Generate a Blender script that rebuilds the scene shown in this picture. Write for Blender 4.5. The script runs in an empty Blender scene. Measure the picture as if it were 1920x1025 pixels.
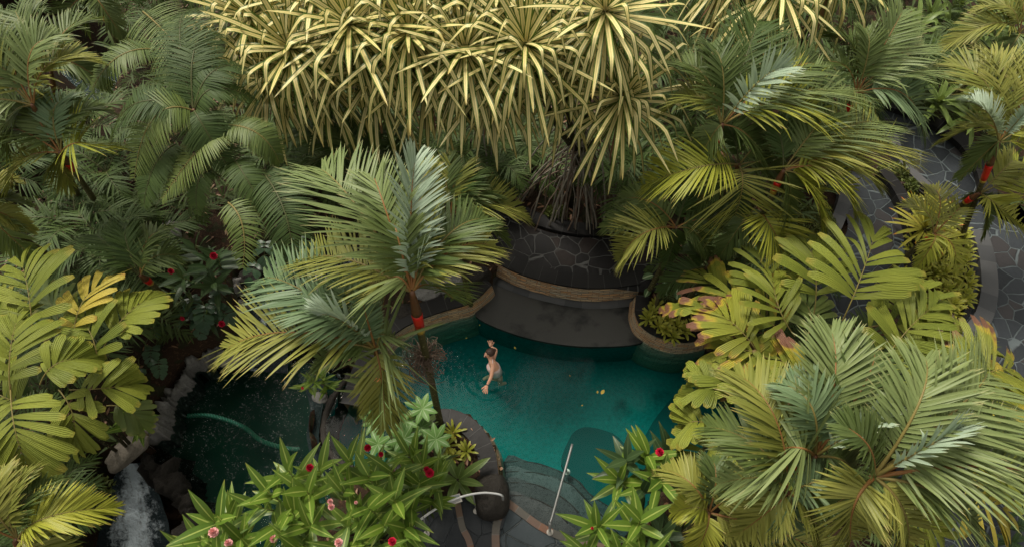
import bpy, bmesh, math, random
import numpy as np
from mathutils import Vector, Matrix, noise as mnoise
C = bpy.context.scene.collection
scene = bpy.context.scene
R = math.radians
# ---------------- camera, sky, sun, exposure ----------------
CAMZ = 14.0; TILT = R(30.0); FPX = 1280.0
cd = bpy.data.cameras.new('camera'); cam = bpy.data.objects.new('camera', cd); C.objects.link(cam)
cam.location = (0, 0, CAMZ); cam.rotation_euler = (TILT, 0, 0)
cd.sensor_width = 36.0; cd.lens = 24.0; cd.clip_start = 0.1; cd.clip_end = 1000.0
scene.camera = cam
SUN_EL, SUN_AZ = R(58), R(-35)      # azimuth measured from +Y towards +X
w = bpy.data.worlds.new('World'); scene.world = w; w.use_nodes = True
nt = w.node_tree; bg = nt.nodes['Background']
sky = nt.nodes.new('ShaderNodeTexSky'); sky.sky_type = 'NISHITA'; sky.sun_disc = False
sky.sun_elevation = SUN_EL; sky.sun_rotation = SUN_AZ; sky.dust_density = 4.0; sky.ozone_density = 1.0
hs = nt.nodes.new('ShaderNodeHueSaturation'); hs.inputs['Saturation'].default_value = 0.12
nt.links.new(sky.outputs[0], hs.inputs['Color']); tn = nt.nodes.new('ShaderNodeMix'); tn.data_type = 'RGBA'; tn.blend_type = 'MULTIPLY'; tn.inputs[0].default_value = 1; tn.inputs[7].default_value = (1.0, .96, .86, 1)   # warm overcast
nt.links.new(hs.outputs[0], tn.inputs[6]); nt.links.new(tn.outputs[2], bg.inputs['Color'])
bg.inputs['Strength'].default_value = 0.13
sl = bpy.data.lights.new('sun', 'SUN'); sl.energy = 2.0; sl.angle = R(14); sl.color = (1.0, 0.93, 0.82)
sun = bpy.data.objects.new('sun', sl); C.objects.link(sun)
sdir = Vector((math.sin(SUN_AZ)*math.cos(SUN_EL), math.cos(SUN_AZ)*math.cos(SUN_EL), math.sin(SUN_EL)))
sun.rotation_euler = sdir.to_track_quat('Z', 'Y').to_euler(); sun.location = (0, 0, 30)
scene.view_settings.view_transform = 'Standard'; scene.view_settings.look = 'None'
scene.view_settings.exposure = 0.62; scene.view_settings.gamma = 1.0
scene.cycles.max_bounces = 8; scene.cycles.transparent_max_bounces = 12
scene.cycles.sample_clamp_indirect = 4.0

# ---------------- pixels of the 1920x1025 photograph to world points ----------------
ct, st = math.cos(TILT), math.sin(TILT)
def P(px, py, z=0.0):
    rx = (px-960.0)/FPX; ry = -(py-512.5)/FPX
    y = ry*ct + st; zz = ry*st - ct
    t = (z-CAMZ)/zz
    return np.array([rx*t, y*t, z])
def PL(pts, z): return [P(a, b, z) for a, b in pts]
def smooth(pts, n=8, closed=False):
    p = [np.array(q, float) for q in pts]; out = []
    N = len(p)
    rng = range(N) if closed else range(N-1)
    for i in rng:
        if closed: a, b, c, d = p[(i-1) % N], p[i], p[(i+1) % N], p[(i+2) % N]
        else: a, b, c, d = p[max(i-1, 0)], p[i], p[i+1], p[min(i+2, N-1)]
        for k in range(n):
            t = k/n
            out.append(0.5*((2*b)+(c-a)*t+(2*a-5*b+4*c-d)*t*t+(3*b-a-3*c+d)*t**3))
    if not closed: out.append(p[-1])
    return out
def nrm(v):
    v = np.asarray(v, float); l = np.linalg.norm(v, axis=-1, keepdims=True); l[l < 1e-9] = 1; return v/l

# ---------------- objects, names, labels ----------------
def thing(name, label, cat, loc=(0, 0, 0), group=None):
    o = bpy.data.objects.new(name, None); C.objects.link(o); o.location = tuple(float(v) for v in loc)
    o.empty_display_size = 0.2
    o['label'] = label; o['category'] = cat
    if group: o['group'] = group
    return o
def tag(o, label, cat, group=None, kind=None):
    if kind: o['kind'] = kind
    if label: o['label'] = label
    if cat: o['category'] = cat
    if group: o['group'] = group
    return o
rng = np.random.default_rng(7)
random.seed(7)
class Geo:
    def __init__(s): s.v = []; s.f = []; s.uv = []; s.r = []; s.m = []; s.n = 0
    def add(s, verts, quads, uv, rnd, mat=0):
        verts = np.asarray(verts, float).reshape(-1, 3); quads = np.asarray(quads, int).reshape(-1, 4)
        s.v.append(verts); s.f.append(quads+s.n); s.n += len(verts)
        s.uv.append(np.asarray(uv, float).reshape(-1, 2)); s.r.append(np.broadcast_to(np.asarray(rnd, float), (len(verts),)).copy())
        s.m.append(np.full(len(quads), mat, int))
    def build(s, name, mats, parent=None, label=None):
        V = np.concatenate(s.v); F = np.concatenate(s.f); UV = np.concatenate(s.uv); Rn = np.concatenate(s.r); M = np.concatenate(s.m)
        org = np.array(parent_world(parent)) if parent else np.zeros(3)
        V = V-org
        me = bpy.data.meshes.new(name)
        tri = F[:, 2] == F[:, 3]
        me.vertices.add(len(V)); me.vertices.foreach_set('co', V.ravel())
        cnt = np.where(tri, 3, 4); start = np.concatenate([[0], np.cumsum(cnt)[:-1]])
        mask = np.ones(F.shape, bool); mask[tri, 3] = False
        idx = F[mask]
        me.loops.add(len(idx)); me.loops.foreach_set('vertex_index', idx.astype(np.int32))
        me.polygons.add(len(F)); me.polygons.foreach_set('loop_start', start.astype(np.int32))
        me.polygons.foreach_set('material_index', M.astype(np.int32))
        me.update(calc_edges=True)
        me.polygons.foreach_set('use_smooth', np.ones(len(F), bool))
        ul = me.uv_layers.new(name='UVMap'); ul.data.foreach_set('uv', UV[idx].ravel())
        at = me.attributes.new('rnd', 'FLOAT', 'POINT'); at.data.foreach_set('value', Rn)
        for m in (mats if isinstance(mats, (list, tuple)) else [mats]): me.materials.append(m)
        me.validate()
        o = bpy.data.objects.new(name, me); C.objects.link(o)
        if parent: o.parent = parent
        if label: o['label'] = label
        return o
def parent_world(p):
    x = np.zeros(3)
    while p is not None:
        x = x+np.array(p.location); p = p.parent
    return x
def tube(g, pts, rad, sides=6, mat=0, rnd=0.5, cap=True):
    p = np.array(pts, float); n = len(p); rad = np.broadcast_to(np.asarray(rad, float), (n,))
    T = nrm(np.gradient(p, axis=0))
    ref = np.array([0, 0, 1.0]) if abs(T[0][2]) < 0.9 else np.array([1.0, 0, 0])
    A = nrm(np.cross(T, ref)); B = np.cross(T, A)
    a = np.linspace(0, 2*math.pi, sides, endpoint=False)
    V = p[:, None]+rad[:, None, None]*(np.cos(a)[None, :, None]*A[:, None]+np.sin(a)[None, :, None]*B[:, None])
    L = np.concatenate([[0], np.cumsum(np.linalg.norm(np.diff(p, axis=0), axis=1))])
    uv = np.stack(np.broadcast_arrays(np.abs(np.arange(sides)/sides*2-1)[None, :], L[:, None]), -1)
    V = V.reshape(-1, 3); uv = uv.reshape(-1, 2)
    i = np.arange(n-1)[:, None]*sides; j = np.arange(sides)[None]; k = (j+1) % sides
    q = np.stack(np.broadcast_arrays(i+j, i+k, i+sides+k, i+sides+j), -1).reshape(-1, 4)
    if cap:
        V = np.vstack([V, p[0], p[-1]]); uv = np.vstack([uv, [0, 0], [0, L[-1]]]); b = n*sides
        q2 = [[b, int(k2), int(j2), int(j2)] for j2, k2 in zip(range(sides), [(x+1) % sides for x in range(sides)])]
        q3 = [[b+1, (n-1)*sides+j2, (n-1)*sides+(j2+1) % sides, (n-1)*sides+(j2+1) % sides] for j2 in range(sides)]
        q = np.vstack([q, q2, q3])
    g.add(V, q, uv, rnd, mat)
PROF = {
 'lance': lambda s: np.interp(s, [0, .12, .35, .6, .82, 1], [.25, .7, 1, .85, .42, .02]),
 'leaflet': lambda s: np.interp(s, [0, .08, .3, .7, .9, 1], [.35, .9, 1, .8, .4, .03]),
 'strap': lambda s: np.interp(s, [0, .2, .7, .9, 1], [.8, 1, .9, .5, .03]),
 'blunt': lambda s: np.interp(s, [0, .15, .5, .85, .95, 1], [.25, .55, .95, 1.1, .95, .55]),
 'oval': lambda s: np.interp(s, [0, .12, .3, .5, .75, .92, 1], [.1, .55, .92, 1, .75, .35, .03]),
 'spoon': lambda s: np.interp(s, [0, .2, .6, .85, 1], [.5, .6, 1, .8, .05]),
}
def blades(g, P0, D, N, L, W, droop=0.5, pw=1.5, kink=None, prof='leaflet', S=6, fold=0.25, mat=0, rnd=None, grav=(0, 0, -1.0), twist=0):
    """M leaves at once: start P0, direction D, face normal N, length L, half width W."""
    P0 = np.atleast_2d(P0); M = len(P0)
    D = nrm(np.broadcast_to(D, (M, 3))); N = np.broadcast_to(N, (M, 3))
    L = np.broadcast_to(np.asarray(L, float), (M,)); W = np.broadcast_to(np.asarray(W, float), (M,)); droop = np.broadcast_to(np.asarray(droop, float), (M,))
    s = np.linspace(0, 1, S+1)
    sm = (s[1:]+s[:-1])/2
    gr = np.array(grav)
    dr = droop[:, None]*sm[None]**pw
    if kink is not None:
        kk, amt = kink; kk = np.broadcast_to(kk, (M,)); amt = np.broadcast_to(amt, (M,))
        dr = dr+amt[:, None]*(1/(1+np.exp(-(sm[None]-kk[:, None])*40)))
    dirs = nrm(D[:, None]+gr*dr[..., None])
    pos = np.concatenate([np.zeros((M, 1, 3)), np.cumsum(dirs*(L/S)[:, None, None], axis=1)], axis=1)+P0[:, None]
    side = nrm(np.cross(D, N))
    if twist:
        pass
    T = np.concatenate([dirs[:, :1], (dirs[:, 1:]+dirs[:, :-1])/2, dirs[:, -1:]], axis=1)
    side = side[:, None]-T*np.sum(side[:, None]*T, -1, keepdims=True); side = nrm(side)
    up = np.cross(side, T)
    wd = PROF[prof](s)[None]*W[:, None]
    l = pos-side*wd[..., None]+up*(fold*wd)[..., None]; r = pos+side*wd[..., None]+up*(fold*wd)[..., None]
    V = np.stack([l, pos, r], 2)
    uv = np.zeros((M, S+1, 3, 2)); uv[..., 0] = np.array([0, .5, 1]); uv[..., 1] = s[None, :, None]
    if rnd is None: rnd = rng.random(M)
    rn = np.broadcast_to(np.broadcast_to(rnd, (M,))[:, None, None], (M, S+1, 3)).reshape(-1)
    b = (np.arange(M)*(S+1)*3)[:, None, None]+(np.arange(S)*3)[None, :, None]+np.arange(2)[None, None]
    q = np.stack([b, b+1, b+4, b+3], -1).reshape(-1, 4)
    g.add(V, q, uv, rn, mat)
def bez(a, m, b, n):
    """quadratic curve through a, m (half way), b"""
    a, m, b = map(np.array, (a, m, b)); c = 2*m-(a+b)/2
    t = np.linspace(0, 1, n)[:, None]
    return (1-t)**2*a+2*t*(1-t)*c+t*t*b
def frond(a, m, b, mats, parent=None, pairs=38, Lr=0.42, W=0.02, droop=0.6, vee=0.35, t0=0.12, ang=(62, 22), roll=0.0,
          prof='leaflet', S=5, name='frond', thick=0.016, g=None, fold=0.3, tipL=0.45, baseL=0.55, jitter=0.085, label=None, missing=0.025):
    own = g is None
    if own: g = Geo()
    pts = bez(a, m, b, 15)
    Ltot = np.sum(np.linalg.norm(np.diff(pts, axis=0), axis=1))
    tube(g, pts, np.linspace(thick, thick*0.25, 15), 5, 1, 0.5, cap=False)
    t = np.linspace(t0, 1.0, pairs); t = t+rng.normal(0, .3/pairs, pairs); t = np.clip(t, 0, 1)
    pos = np.stack([np.interp(t, np.linspace(0, 1, 15), pts[:, i]) for i in range(3)], 1)
    G = np.gradient(pts, axis=0)
    T = nrm(np.stack([np.interp(t, np.linspace(0, 1, 15), G[:, i]) for i in range(3)], 1))
    up0 = np.array([0, 0, 1.0])
    chord = nrm(np.array(b)-np.array(a))
    sd = np.cross(T, up0); bad = np.linalg.norm(sd, axis=1) < .25
    gs = np.cross(chord, up0)
    if np.linalg.norm(gs) < .25: gs = np.cross(chord, np.array([0, 1.0, 0.3]))
    sd = nrm(sd); gs = nrm(gs); sd = nrm(sd*.5+gs*.5*np.sign(np.sum(sd*gs, -1, keepdims=True)+1e-6)) if not bad.any() else np.broadcast_to(gs, sd.shape)
    sd = nrm(sd-T*np.sum(sd*T, -1, keepdims=True))
    up = np.cross(sd, T)
    ro = roll+rng.normal(0, .06)
    sd, up = sd*math.cos(ro)+up*math.sin(ro), up*math.cos(ro)-sd*math.sin(ro)
    u = (t-t0)/(1-t0)
    Lp = np.interp(u, [0, .15, .4, .75, 1], [baseL, .85, 1, .82, tipL])*Lr*Ltot
    an = np.radians(np.interp(u, [0, .5, 1], [ang[0], ang[0]*.55+ang[1]*.45, ang[1]]))
    for sgn in (-1, 1):
        A = an+rng.normal(0, jitter, pairs)
        v = vee+rng.normal(0, jitter*1.6, pairs)
        D = T*np.cos(A)[:, None]+(sd*sgn*np.cos(v)[:, None]+up*np.sin(v)[:, None])*np.sin(A)[:, None]
        Nn = up*np.cos(v)[:, None]-sd*sgn*np.sin(v)[:, None]
        ok = rng.random(pairs) >= missing
        if sgn == 1: pass
        r = rng.random(pairs); bent = np.where(rng.random(pairs) < .035, 4.0, 1.0)
        blades(g, pos[ok], D[ok], Nn[ok], (Lp*rng.uniform(.88, 1.08, pairs))[ok], W, (droop*rng.uniform(.6, 1.4, pairs)*bent)[ok], 1.5, prof=prof, S=S, fold=fold, rnd=r[ok])
    if own: return g.build(name, mats, parent, label)
def rosette(g, c, n, L, W, elev=(75, 5), droop=(.4, .9), kink=None, prof='strap', S=8, fold=.25, mat=0, az=None, pw=1.6, axis=None):
    i = np.arange(n); az_ = i*2.39996+rng.random()*6 if az is None else rng.uniform(az[0], az[1], n)
    u = (i+.5)/n
    e = np.radians(elev[0]+(elev[1]-elev[0])*u**.8+rng.normal(0, 5, n))
    D = np.stack([np.cos(az_)*np.cos(e), np.sin(az_)*np.cos(e), np.sin(e)], 1)
    if axis is not None:
        q = Vector((0, 0, 1)).rotation_difference(Vector(axis)).to_matrix(); D = D@np.array(q).T
    side = nrm(np.stack([-np.sin(az_), np.cos(az_), 0*az_], 1)); N = np.cross(side, D)
    N = np.where(N[:, 2:3] < 0, -N, N)
    LL = L*rng.uniform(.75, 1.12, n)*np.interp(u, [0, .3, 1], [.7, 1, 1])
    base = np.array(c)+D*0.03-np.array([0, 0, 1.0])*(u*0.25*min(L, 1)*.5)[:, None]
    dd = rng.uniform(droop[0], droop[1], n)
    kk = None
    if kink is not None: kk = (rng.uniform(kink[0], kink[1], n), rng.uniform(kink[2], kink[3], n)*(rng.random(n) < kink[4]))
    blades(g, base, D, N, LL, W*rng.uniform(.8, 1.15, n), dd, pw, kk, prof, S, fold, mat)

# ---------------- materials ----------------
def newmat(name):
    m = bpy.data.materials.new(name); m.use_nodes = True; t = m.node_tree; t.nodes.clear()
    out = t.nodes.new('ShaderNodeOutputMaterial'); return m, t, out
def N_(t, typ, **kw):
    n = t.nodes.new(typ)
    for k, v in kw.items():
        if k in ('operation', 'blend_type', 'data_type', 'feature', 'distance', 'attribute_name', 'interpolation_type', 'noise_dimensions', 'voronoi_dimensions', 'offset', 'wave_type', 'bands_direction'): setattr(n, k, v)
        else: n.inputs[k].default_value = v
    return n
def ramp(t, fac, stops):
    r = t.nodes.new('ShaderNodeValToRGB'); e = r.color_ramp.elements
    while len(e) > 1: e.remove(e[-1])
    e[0].position = stops[0][0]; e[0].color = (*stops[0][1], 1)
    for p, c in stops[1:]:
        x = e.new(p); x.color = (*c, 1)
    if fac is not None: t.links.new(fac, r.inputs[0])
    return r.outputs[0]
def mixc(t, f, a, b, bt='MIX'):
    n = t.nodes.new('ShaderNodeMix'); n.data_type = 'RGBA'; n.blend_type = bt
    for s, x in ((n.inputs[0], f), (n.inputs[6], a), (n.inputs[7], b)):
        if isinstance(x, (int, float)): s.default_value = x
        elif isinstance(x, tuple): s.default_value = (*x, 1)
        else: t.links.new(x, s)
    return n.outputs[2]
def mth(t, op, a, b=None, c=None, clamp=False):
    n = t.nodes.new('ShaderNodeMath'); n.operation = op; n.use_clamp = clamp
    for s, x in zip(n.inputs, (a, b, c)):
        if x is None: continue
        if isinstance(x, (int, float)): s.default_value = x
        else: t.links.new(x, s)
    return n.outputs[0]
def noise(t, scale, detail=3, vec=None, rough=.5, dist=0):
    n = t.nodes.new('ShaderNodeTexNoise'); n.inputs['Scale'].default_value = scale; n.inputs['Detail'].default_value = detail; n.inputs['Roughness'].default_value = rough; n.inputs['Distortion'].default_value = dist
    if vec is not None: t.links.new(vec, n.inputs['Vector'])
    return n.outputs[0]
def world_pos(t): return t.nodes.new('ShaderNodeNewGeometry').outputs['Position']
def uvxy(t):
    u = t.nodes.new('ShaderNodeUVMap'); s = t.nodes.new('ShaderNodeSeparateXYZ'); t.links.new(u.outputs[0], s.inputs[0]); return u.outputs[0], s.outputs[0], s.outputs[1]
def bump(t, h, strength=.5, dist=.01):
    b = t.nodes.new('ShaderNodeBump'); b.inputs['Strength'].default_value = strength; b.inputs['Distance'].default_value = dist
    t.links.new(h, b.inputs['Height']); return b.outputs[0]
def shade(t, out, col, rough=.5, spec=.4, nrmal=None, metal=0, transl=0.0, trcol=None):
    p = t.nodes.new('ShaderNodeBsdfPrincipled')
    for s, x in ((p.inputs['Base Color'], col), (p.inputs['Roughness'], rough), (p.inputs['Specular IOR Level'], spec)):
        if isinstance(x, (int, float)): s.default_value = x
        elif isinstance(x, tuple): s.default_value = (*x, 1)
        else: t.links.new(x, s)
    p.inputs['Metallic'].default_value = metal
    if nrmal is not None: t.links.new(nrmal, p.inputs['Normal'])
    if transl:
        tr = t.nodes.new('ShaderNodeBsdfTranslucent')
        if trcol is None: trcol = col
        if isinstance(trcol, tuple): tr.inputs[0].default_value = (*trcol, 1)
        else: t.links.new(trcol, tr.inputs[0])
        mx = t.nodes.new('ShaderNodeMixShader'); mx.inputs[0].default_value = transl
        t.links.new(p.outputs[0], mx.inputs[1]); t.links.new(tr.outputs[0], mx.inputs[2]); t.links.new(mx.outputs[0], out.inputs[0])
    else: t.links.new(p.outputs[0], out.inputs[0])
    return p
def leaf_mat(name, ca, cb, tip=(.25, .19, .06), tipamt=.5, mid=None, midw=.07, rough=.45, spec=.28, transl=.22, stripe=None, pleat=0, burn=0, flush=None):
    m, t, out = newmat(name)
    uv, u, v = uvxy(t)
    at = t.nodes.new('ShaderNodeAttribute'); at.attribute_name = 'rnd'; rd = at.outputs['Fac']
    oi = t.nodes.new('ShaderNodeObjectInfo').outputs['Random']
    nz = noise(t, 1.3, 2, world_pos(t))
    f = mth(t, 'ADD', mth(t, 'MULTIPLY', rd, .45), mth(t, 'ADD', mth(t, 'MULTIPLY', oi, .35), mth(t, 'MULTIPLY', nz, .4)))
    f = mth(t, 'SUBTRACT', f, .1, clamp=True)
    col = mixc(t, f, ca, cb)
    du = mth(t, 'ABSOLUTE', mth(t, 'SUBTRACT', u, .5))
    if stripe:
        edge = mth(t, 'GREATER_THAN', du, stripe[1])
        nn = noise(t, 3.0, 2, world_pos(t))
        inner = mth(t, 'LESS_THAN', du, .05)
        col = mixc(t, edge, col, stripe[0])
        col = mixc(t, mth(t, 'MULTIPLY', inner, .35), col, stripe[0])
    if mid is not None:
        col = mixc(t, mth(t, 'MULTIPLY', mth(t, 'LESS_THAN', du, midw), .8), col, mid)
    if pleat:
        wv = mth(t, 'SINE', mth(t, 'MULTIPLY', u, 6.283*pleat))
        col = mixc(t, mth(t, 'MULTIPLY', mth(t, 'ADD', wv, 1), .09), col, tuple(x*.45 for x in cb))
    if flush is not None:
        ff = mth(t, 'MULTIPLY', mth(t, 'GREATER_THAN', oi, flush[1]), mth(t, 'SMOOTH_MIN', rd, 1, .1))
        col = mixc(t, ff, col, flush[0])
    # dry tips: a real colour of the blade, grows with the leaf's own random value
    tv = mth(t, 'SUBTRACT', v, mth(t, 'ADD', .8, mth(t, 'MULTIPLY', rd, .18)))
    tf = mth(t, 'MULTIPLY', mth(t, 'MULTIPLY', tv, 8, clamp=True), tipamt, clamp=True)
    col = mixc(t, tf, col, tip)
    if burn:
        bn = noise(t, 2.2, 3, world_pos(t)); bf = mth(t, 'MULTIPLY', mth(t, 'SUBTRACT', mth(t, 'ADD', bn, mth(t, 'MULTIPLY', v, .22)), 1-burn), 14, clamp=True)
        yf = mth(t, 'MULTIPLY', mth(t, 'SUBTRACT', mth(t, 'ADD', bn, mth(t, 'MULTIPLY', v, .22)), .93-burn), 9, clamp=True)
        col = mixc(t, yf, col, (.52, .38, .04)); col = mixc(t, bf, col, (.19, .09, .055))
    sp = noise(t, 60, 2, world_pos(t)); 
    col = mixc(t, mth(t, 'MULTIPLY', mth(t, 'GREATER_THAN', sp, .68), .35), col, tuple(x*.5 for x in tip))
    nr = None
    if pleat: nr = bump(t, wv, .8, .006)
    shade(t, out, col, rough, spec, nr, 0, transl, mixc(t, .35, col, (.25, .3, .03)))
    return m
MAT = {}
MAT['sage'] = leaf_mat('palm_leaf_sage', (.12, .17, .055), (.22, .265, .095), (.36, .32, .14), .75, rough=.42)
MAT['teal'] = leaf_mat('palm_leaf_bluegreen', (.085, .155, .07), (.175, .24, .115), (.3, .3, .14), .6, rough=.42)
MAT['olive'] = leaf_mat('palm_leaf_olive', (.14, .165, .03), (.29, .28, .06), (.40, .32, .11), .85)
MAT['lime'] = leaf_mat('palm_leaf_yellow_green', (.17, .21, .02), (.38, .37, .05), (.45, .33, .08), .85)
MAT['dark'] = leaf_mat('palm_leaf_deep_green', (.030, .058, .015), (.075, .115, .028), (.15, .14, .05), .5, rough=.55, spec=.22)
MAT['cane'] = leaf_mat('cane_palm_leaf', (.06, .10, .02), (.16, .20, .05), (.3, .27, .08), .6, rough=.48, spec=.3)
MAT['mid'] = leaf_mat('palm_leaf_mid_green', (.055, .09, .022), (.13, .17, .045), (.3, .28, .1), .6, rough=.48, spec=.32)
MAT['silver'] = leaf_mat('palm_leaf_young_silver', (.26, .35, .24), (.42, .5, .37), (.55, .52, .34), .5, rough=.5)
MAT['pand'] = leaf_mat('pandanus_leaf_striped', (.58, .48, .15), (.86, .75, .38), (.45, .33, .10), .7, stripe=((.07, .12, .015), .31), rough=.42, spec=.25, transl=.18)
MAT['broad'] = leaf_mat('broad_leaf_yellow_green', (.11, .15, .02), (.29, .32, .045), (.42, .33, .06), .5, pleat=5, rough=.42)
MAT['broadburn'] = leaf_mat('broad_leaf_scorched', (.13, .17, .02), (.32, .33, .045), (.25, .14, .07), .8, pleat=5, burn=.30, rough=.45)
MAT['broadgold'] = leaf_mat('broad_leaf_golden', (.36, .32, .04), (.56, .44, .08), (.4, .2, .05), .6, pleat=5, rough=.42)
MAT['ginger'] = leaf_mat('ginger_leaf', (.04, .095, .012), (.15, .235, .028), (.3, .28, .06), .4, mid=(.36, .42, .10), midw=.06, rough=.38)
MAT['gingerdark'] = leaf_mat('ginger_leaf_dark', (.022, .05, .02), (.06, .10, .035), (.15, .12, .04), .4, mid=(.10, .15, .06), midw=.05, rough=.4)
MAT['umbrella'] = leaf_mat('umbrella_leaf', (.07, .17, .03), (.15, .28, .07), (.3, .3, .1), .2, mid=(.32, .42, .2), midw=.05, rough=.45)
MAT['brom'] = leaf_mat('bromeliad_leaf', (.20, .24, .03), (.42, .40, .06), (.5, .25, .04), .5, rough=.4)
MAT['bromgold'] = leaf_mat('bromeliad_leaf_gold', (.24, .27, .04), (.5, .40, .06), (.6, .18, .03), 1.0, rough=.4)
MAT['strap'] = leaf_mat('strap_leaf', (.07, .12, .025), (.16, .22, .05), (.2, .2, .05), .3, mid=(.2, .26, .08), midw=.05, rough=.38)
MAT['mon'] = leaf_mat('monstera_leaf', (.025, .055, .03), (.06, .11, .055), (.06, .1, .04), .3, rough=.33)
MAT['dief'] = leaf_mat('dumb_cane_leaf', (.06, .12, .05), (.12, .2, .08), (.05, .1, .03), .3, mid=(.5, .6, .35), midw=.1, pleat=0, rough=.4)
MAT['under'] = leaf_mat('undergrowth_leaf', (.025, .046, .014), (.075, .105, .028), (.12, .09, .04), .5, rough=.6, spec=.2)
MAT['moss'] = leaf_mat('low_shrub_leaf', (.05, .08, .02), (.16, .18, .05), (.2, .17, .05), .3)
def plain(name, col, rough=.5, spec=.4, metal=0, nscale=None, col2=None, bs=0.0, bscale=40):
    m, t, out = newmat(name); c = col
    if col2 is not None: c = mixc(t, noise(t, nscale or 6, 4, world_pos(t)), col, col2)
    shade(t, out, c, rough, spec, bump(t, noise(t, bscale, 4, world_pos(t)), bs, .01) if bs else None, metal); return m
MAT['rachis'] = plain('leaf_stalk_olive', (.20, .17, .045), .5, .3, 0, 5, (.14, .10, .03))
MAT['rachisred'] = plain('leaf_stalk_rust', (.26, .085, .03), .5, .3, 0, 5, (.16, .12, .03))
MAT['rachisdark'] = plain('leaf_stalk_dark', (.06, .065, .02), .5, .3)
MAT['crown_rust'] = plain('crownshaft_rust', (.15, .05, .02), .45, .4, 0, 9, (.07, .045, .02))
MAT['crown_red'] = plain('crownshaft_scarlet', (.62, .02, .012), .4, .4, 0, 5, (.5, .015, .01))
MAT['ringy'] = plain('trunk_ring_yellow', (.45, .3, .05), .5, .3)
MAT['pink'] = plain('petal_pink', (.72, .27, .27), .5, .3, 0, 30, (.8, .5, .45))
MAT['crimson'] = plain('petal_crimson', (.42, .006, .03), .45, .3, 0, 30, (.6, .02, .06))
MAT['steel'] = plain('rail_polished_metal', (.72, .72, .70), .28, .5, .75, 20, (.6, .6, .58))
MAT['steeldark'] = plain('rail_dull_metal', (.34, .34, .33), .4, .5, .6, 20, (.22, .22, .21))
MAT['white'] = plain('painted_white', (.72, .68, .62), .5, .4, 0, 12, (.6, .55, .48))
MAT['root'] = plain('aerial_root_bark', (.09, .06, .045), .85, .2, 0, 10, (.2, .15, .11), .3)
MAT['rootpale'] = plain('prop_root_bark', (.34, .31, .25), .85, .2, 0, 8, (.07, .055, .04), .4)
def trunk_mat(name, a, b, ring=9):
    m, t, out = newmat(name); uv, u, v = uvxy(t); wp = world_pos(t)
    nz = noise(t, 14, 4, wp); rg = mth(t, 'GREATER_THAN', mth(t, 'FRACT', mth(t, 'MULTIPLY', v, ring)), .82)
    c = mixc(t, nz, a, b); c = mixc(t, mth(t, 'MULTIPLY', rg, .6), c, tuple(x*.35 for x in a))
    li = mth(t, 'GREATER_THAN', noise(t, 22, 2, wp), .66); c = mixc(t, mth(t, 'MULTIPLY', li, .8), c, (.30, .27, .12))
    shade(t, out, c, .8, .2, bump(t, mth(t, 'ADD', nz, rg), .5, .01)); return m
MAT['trunk'] = trunk_mat('palm_trunk_mossy', (.10, .09, .03), (.045, .04, .02))
MAT['trunkdark'] = trunk_mat('palm_trunk_dark', (.05, .045, .02), (.025, .022, .012))
def stacked_mat():
    m, t, out = newmat('stacked_ledge_stone'); uv, u, v = uvxy(t); wp = world_pos(t)
    mp = t.nodes.new('ShaderNodeCombineXYZ')
    wob = mth(t, 'MULTIPLY', mth(t, 'SUBTRACT', noise(t, 3.0, 2, wp), .5), .06)
    t.links.new(u, mp.inputs[0]); t.links.new(mth(t, 'ADD', v, wob), mp.inputs[1])
    br = t.nodes.new('ShaderNodeTexBrick'); t.links.new(mp.outputs[0], br.inputs['Vector'])
    br.inputs['Scale'].default_value = 1.0; br.inputs['Brick Width'].default_value = .24; br.inputs['Row Height'].default_value = .05
    br.inputs['Mortar Size'].default_value = .006; br.inputs['Mortar Smooth'].default_value = .3; br.offset = .37
    br.inputs['Color1'].default_value = (0, 0, 0, 1); br.inputs['Color2'].default_value = (1, 1, 1, 1); br.inputs['Mortar'].default_value = (.5, .5, .5, 1); br.inputs['Bias'].default_value = 0
    c = ramp(t, br.outputs[0], [(0, (.26, .16, .08)), (.25, (.52, .26, .10)), (.5, (.36, .31, .22)), (.75, (.62, .40, .20)), (1, (.27, .28, .22))])
    c = mixc(t, mth(t, 'MULTIPLY', noise(t, 9, 4, wp), .7), c, (.30, .22, .14))
    c = mixc(t, mth(t, 'MULTIPLY', br.outputs[1], .7), c, (.03, .025, .02))
    zz = t.nodes.new('ShaderNodeSeparateXYZ'); t.links.new(wp, zz.inputs[0])
    wet = mth(t, 'MULTIPLY', mth(t, 'SUBTRACT', mth(t, 'ADD', -.02, mth(t, 'MULTIPLY', noise(t, 5, 3, wp), .14)), zz.outputs[2]), 10, clamp=True)
    c = mixc(t, mth(t, 'MULTIPLY', wet, .65), c, (.20, .36, .28))
    shade(t, out, c, .7, .3, bump(t, mth(t, 'SUBTRACT', noise(t, 18, 4, wp), br.outputs[1]), 1.0, .03)); return m
MAT['stacked'] = stacked_mat()
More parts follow.
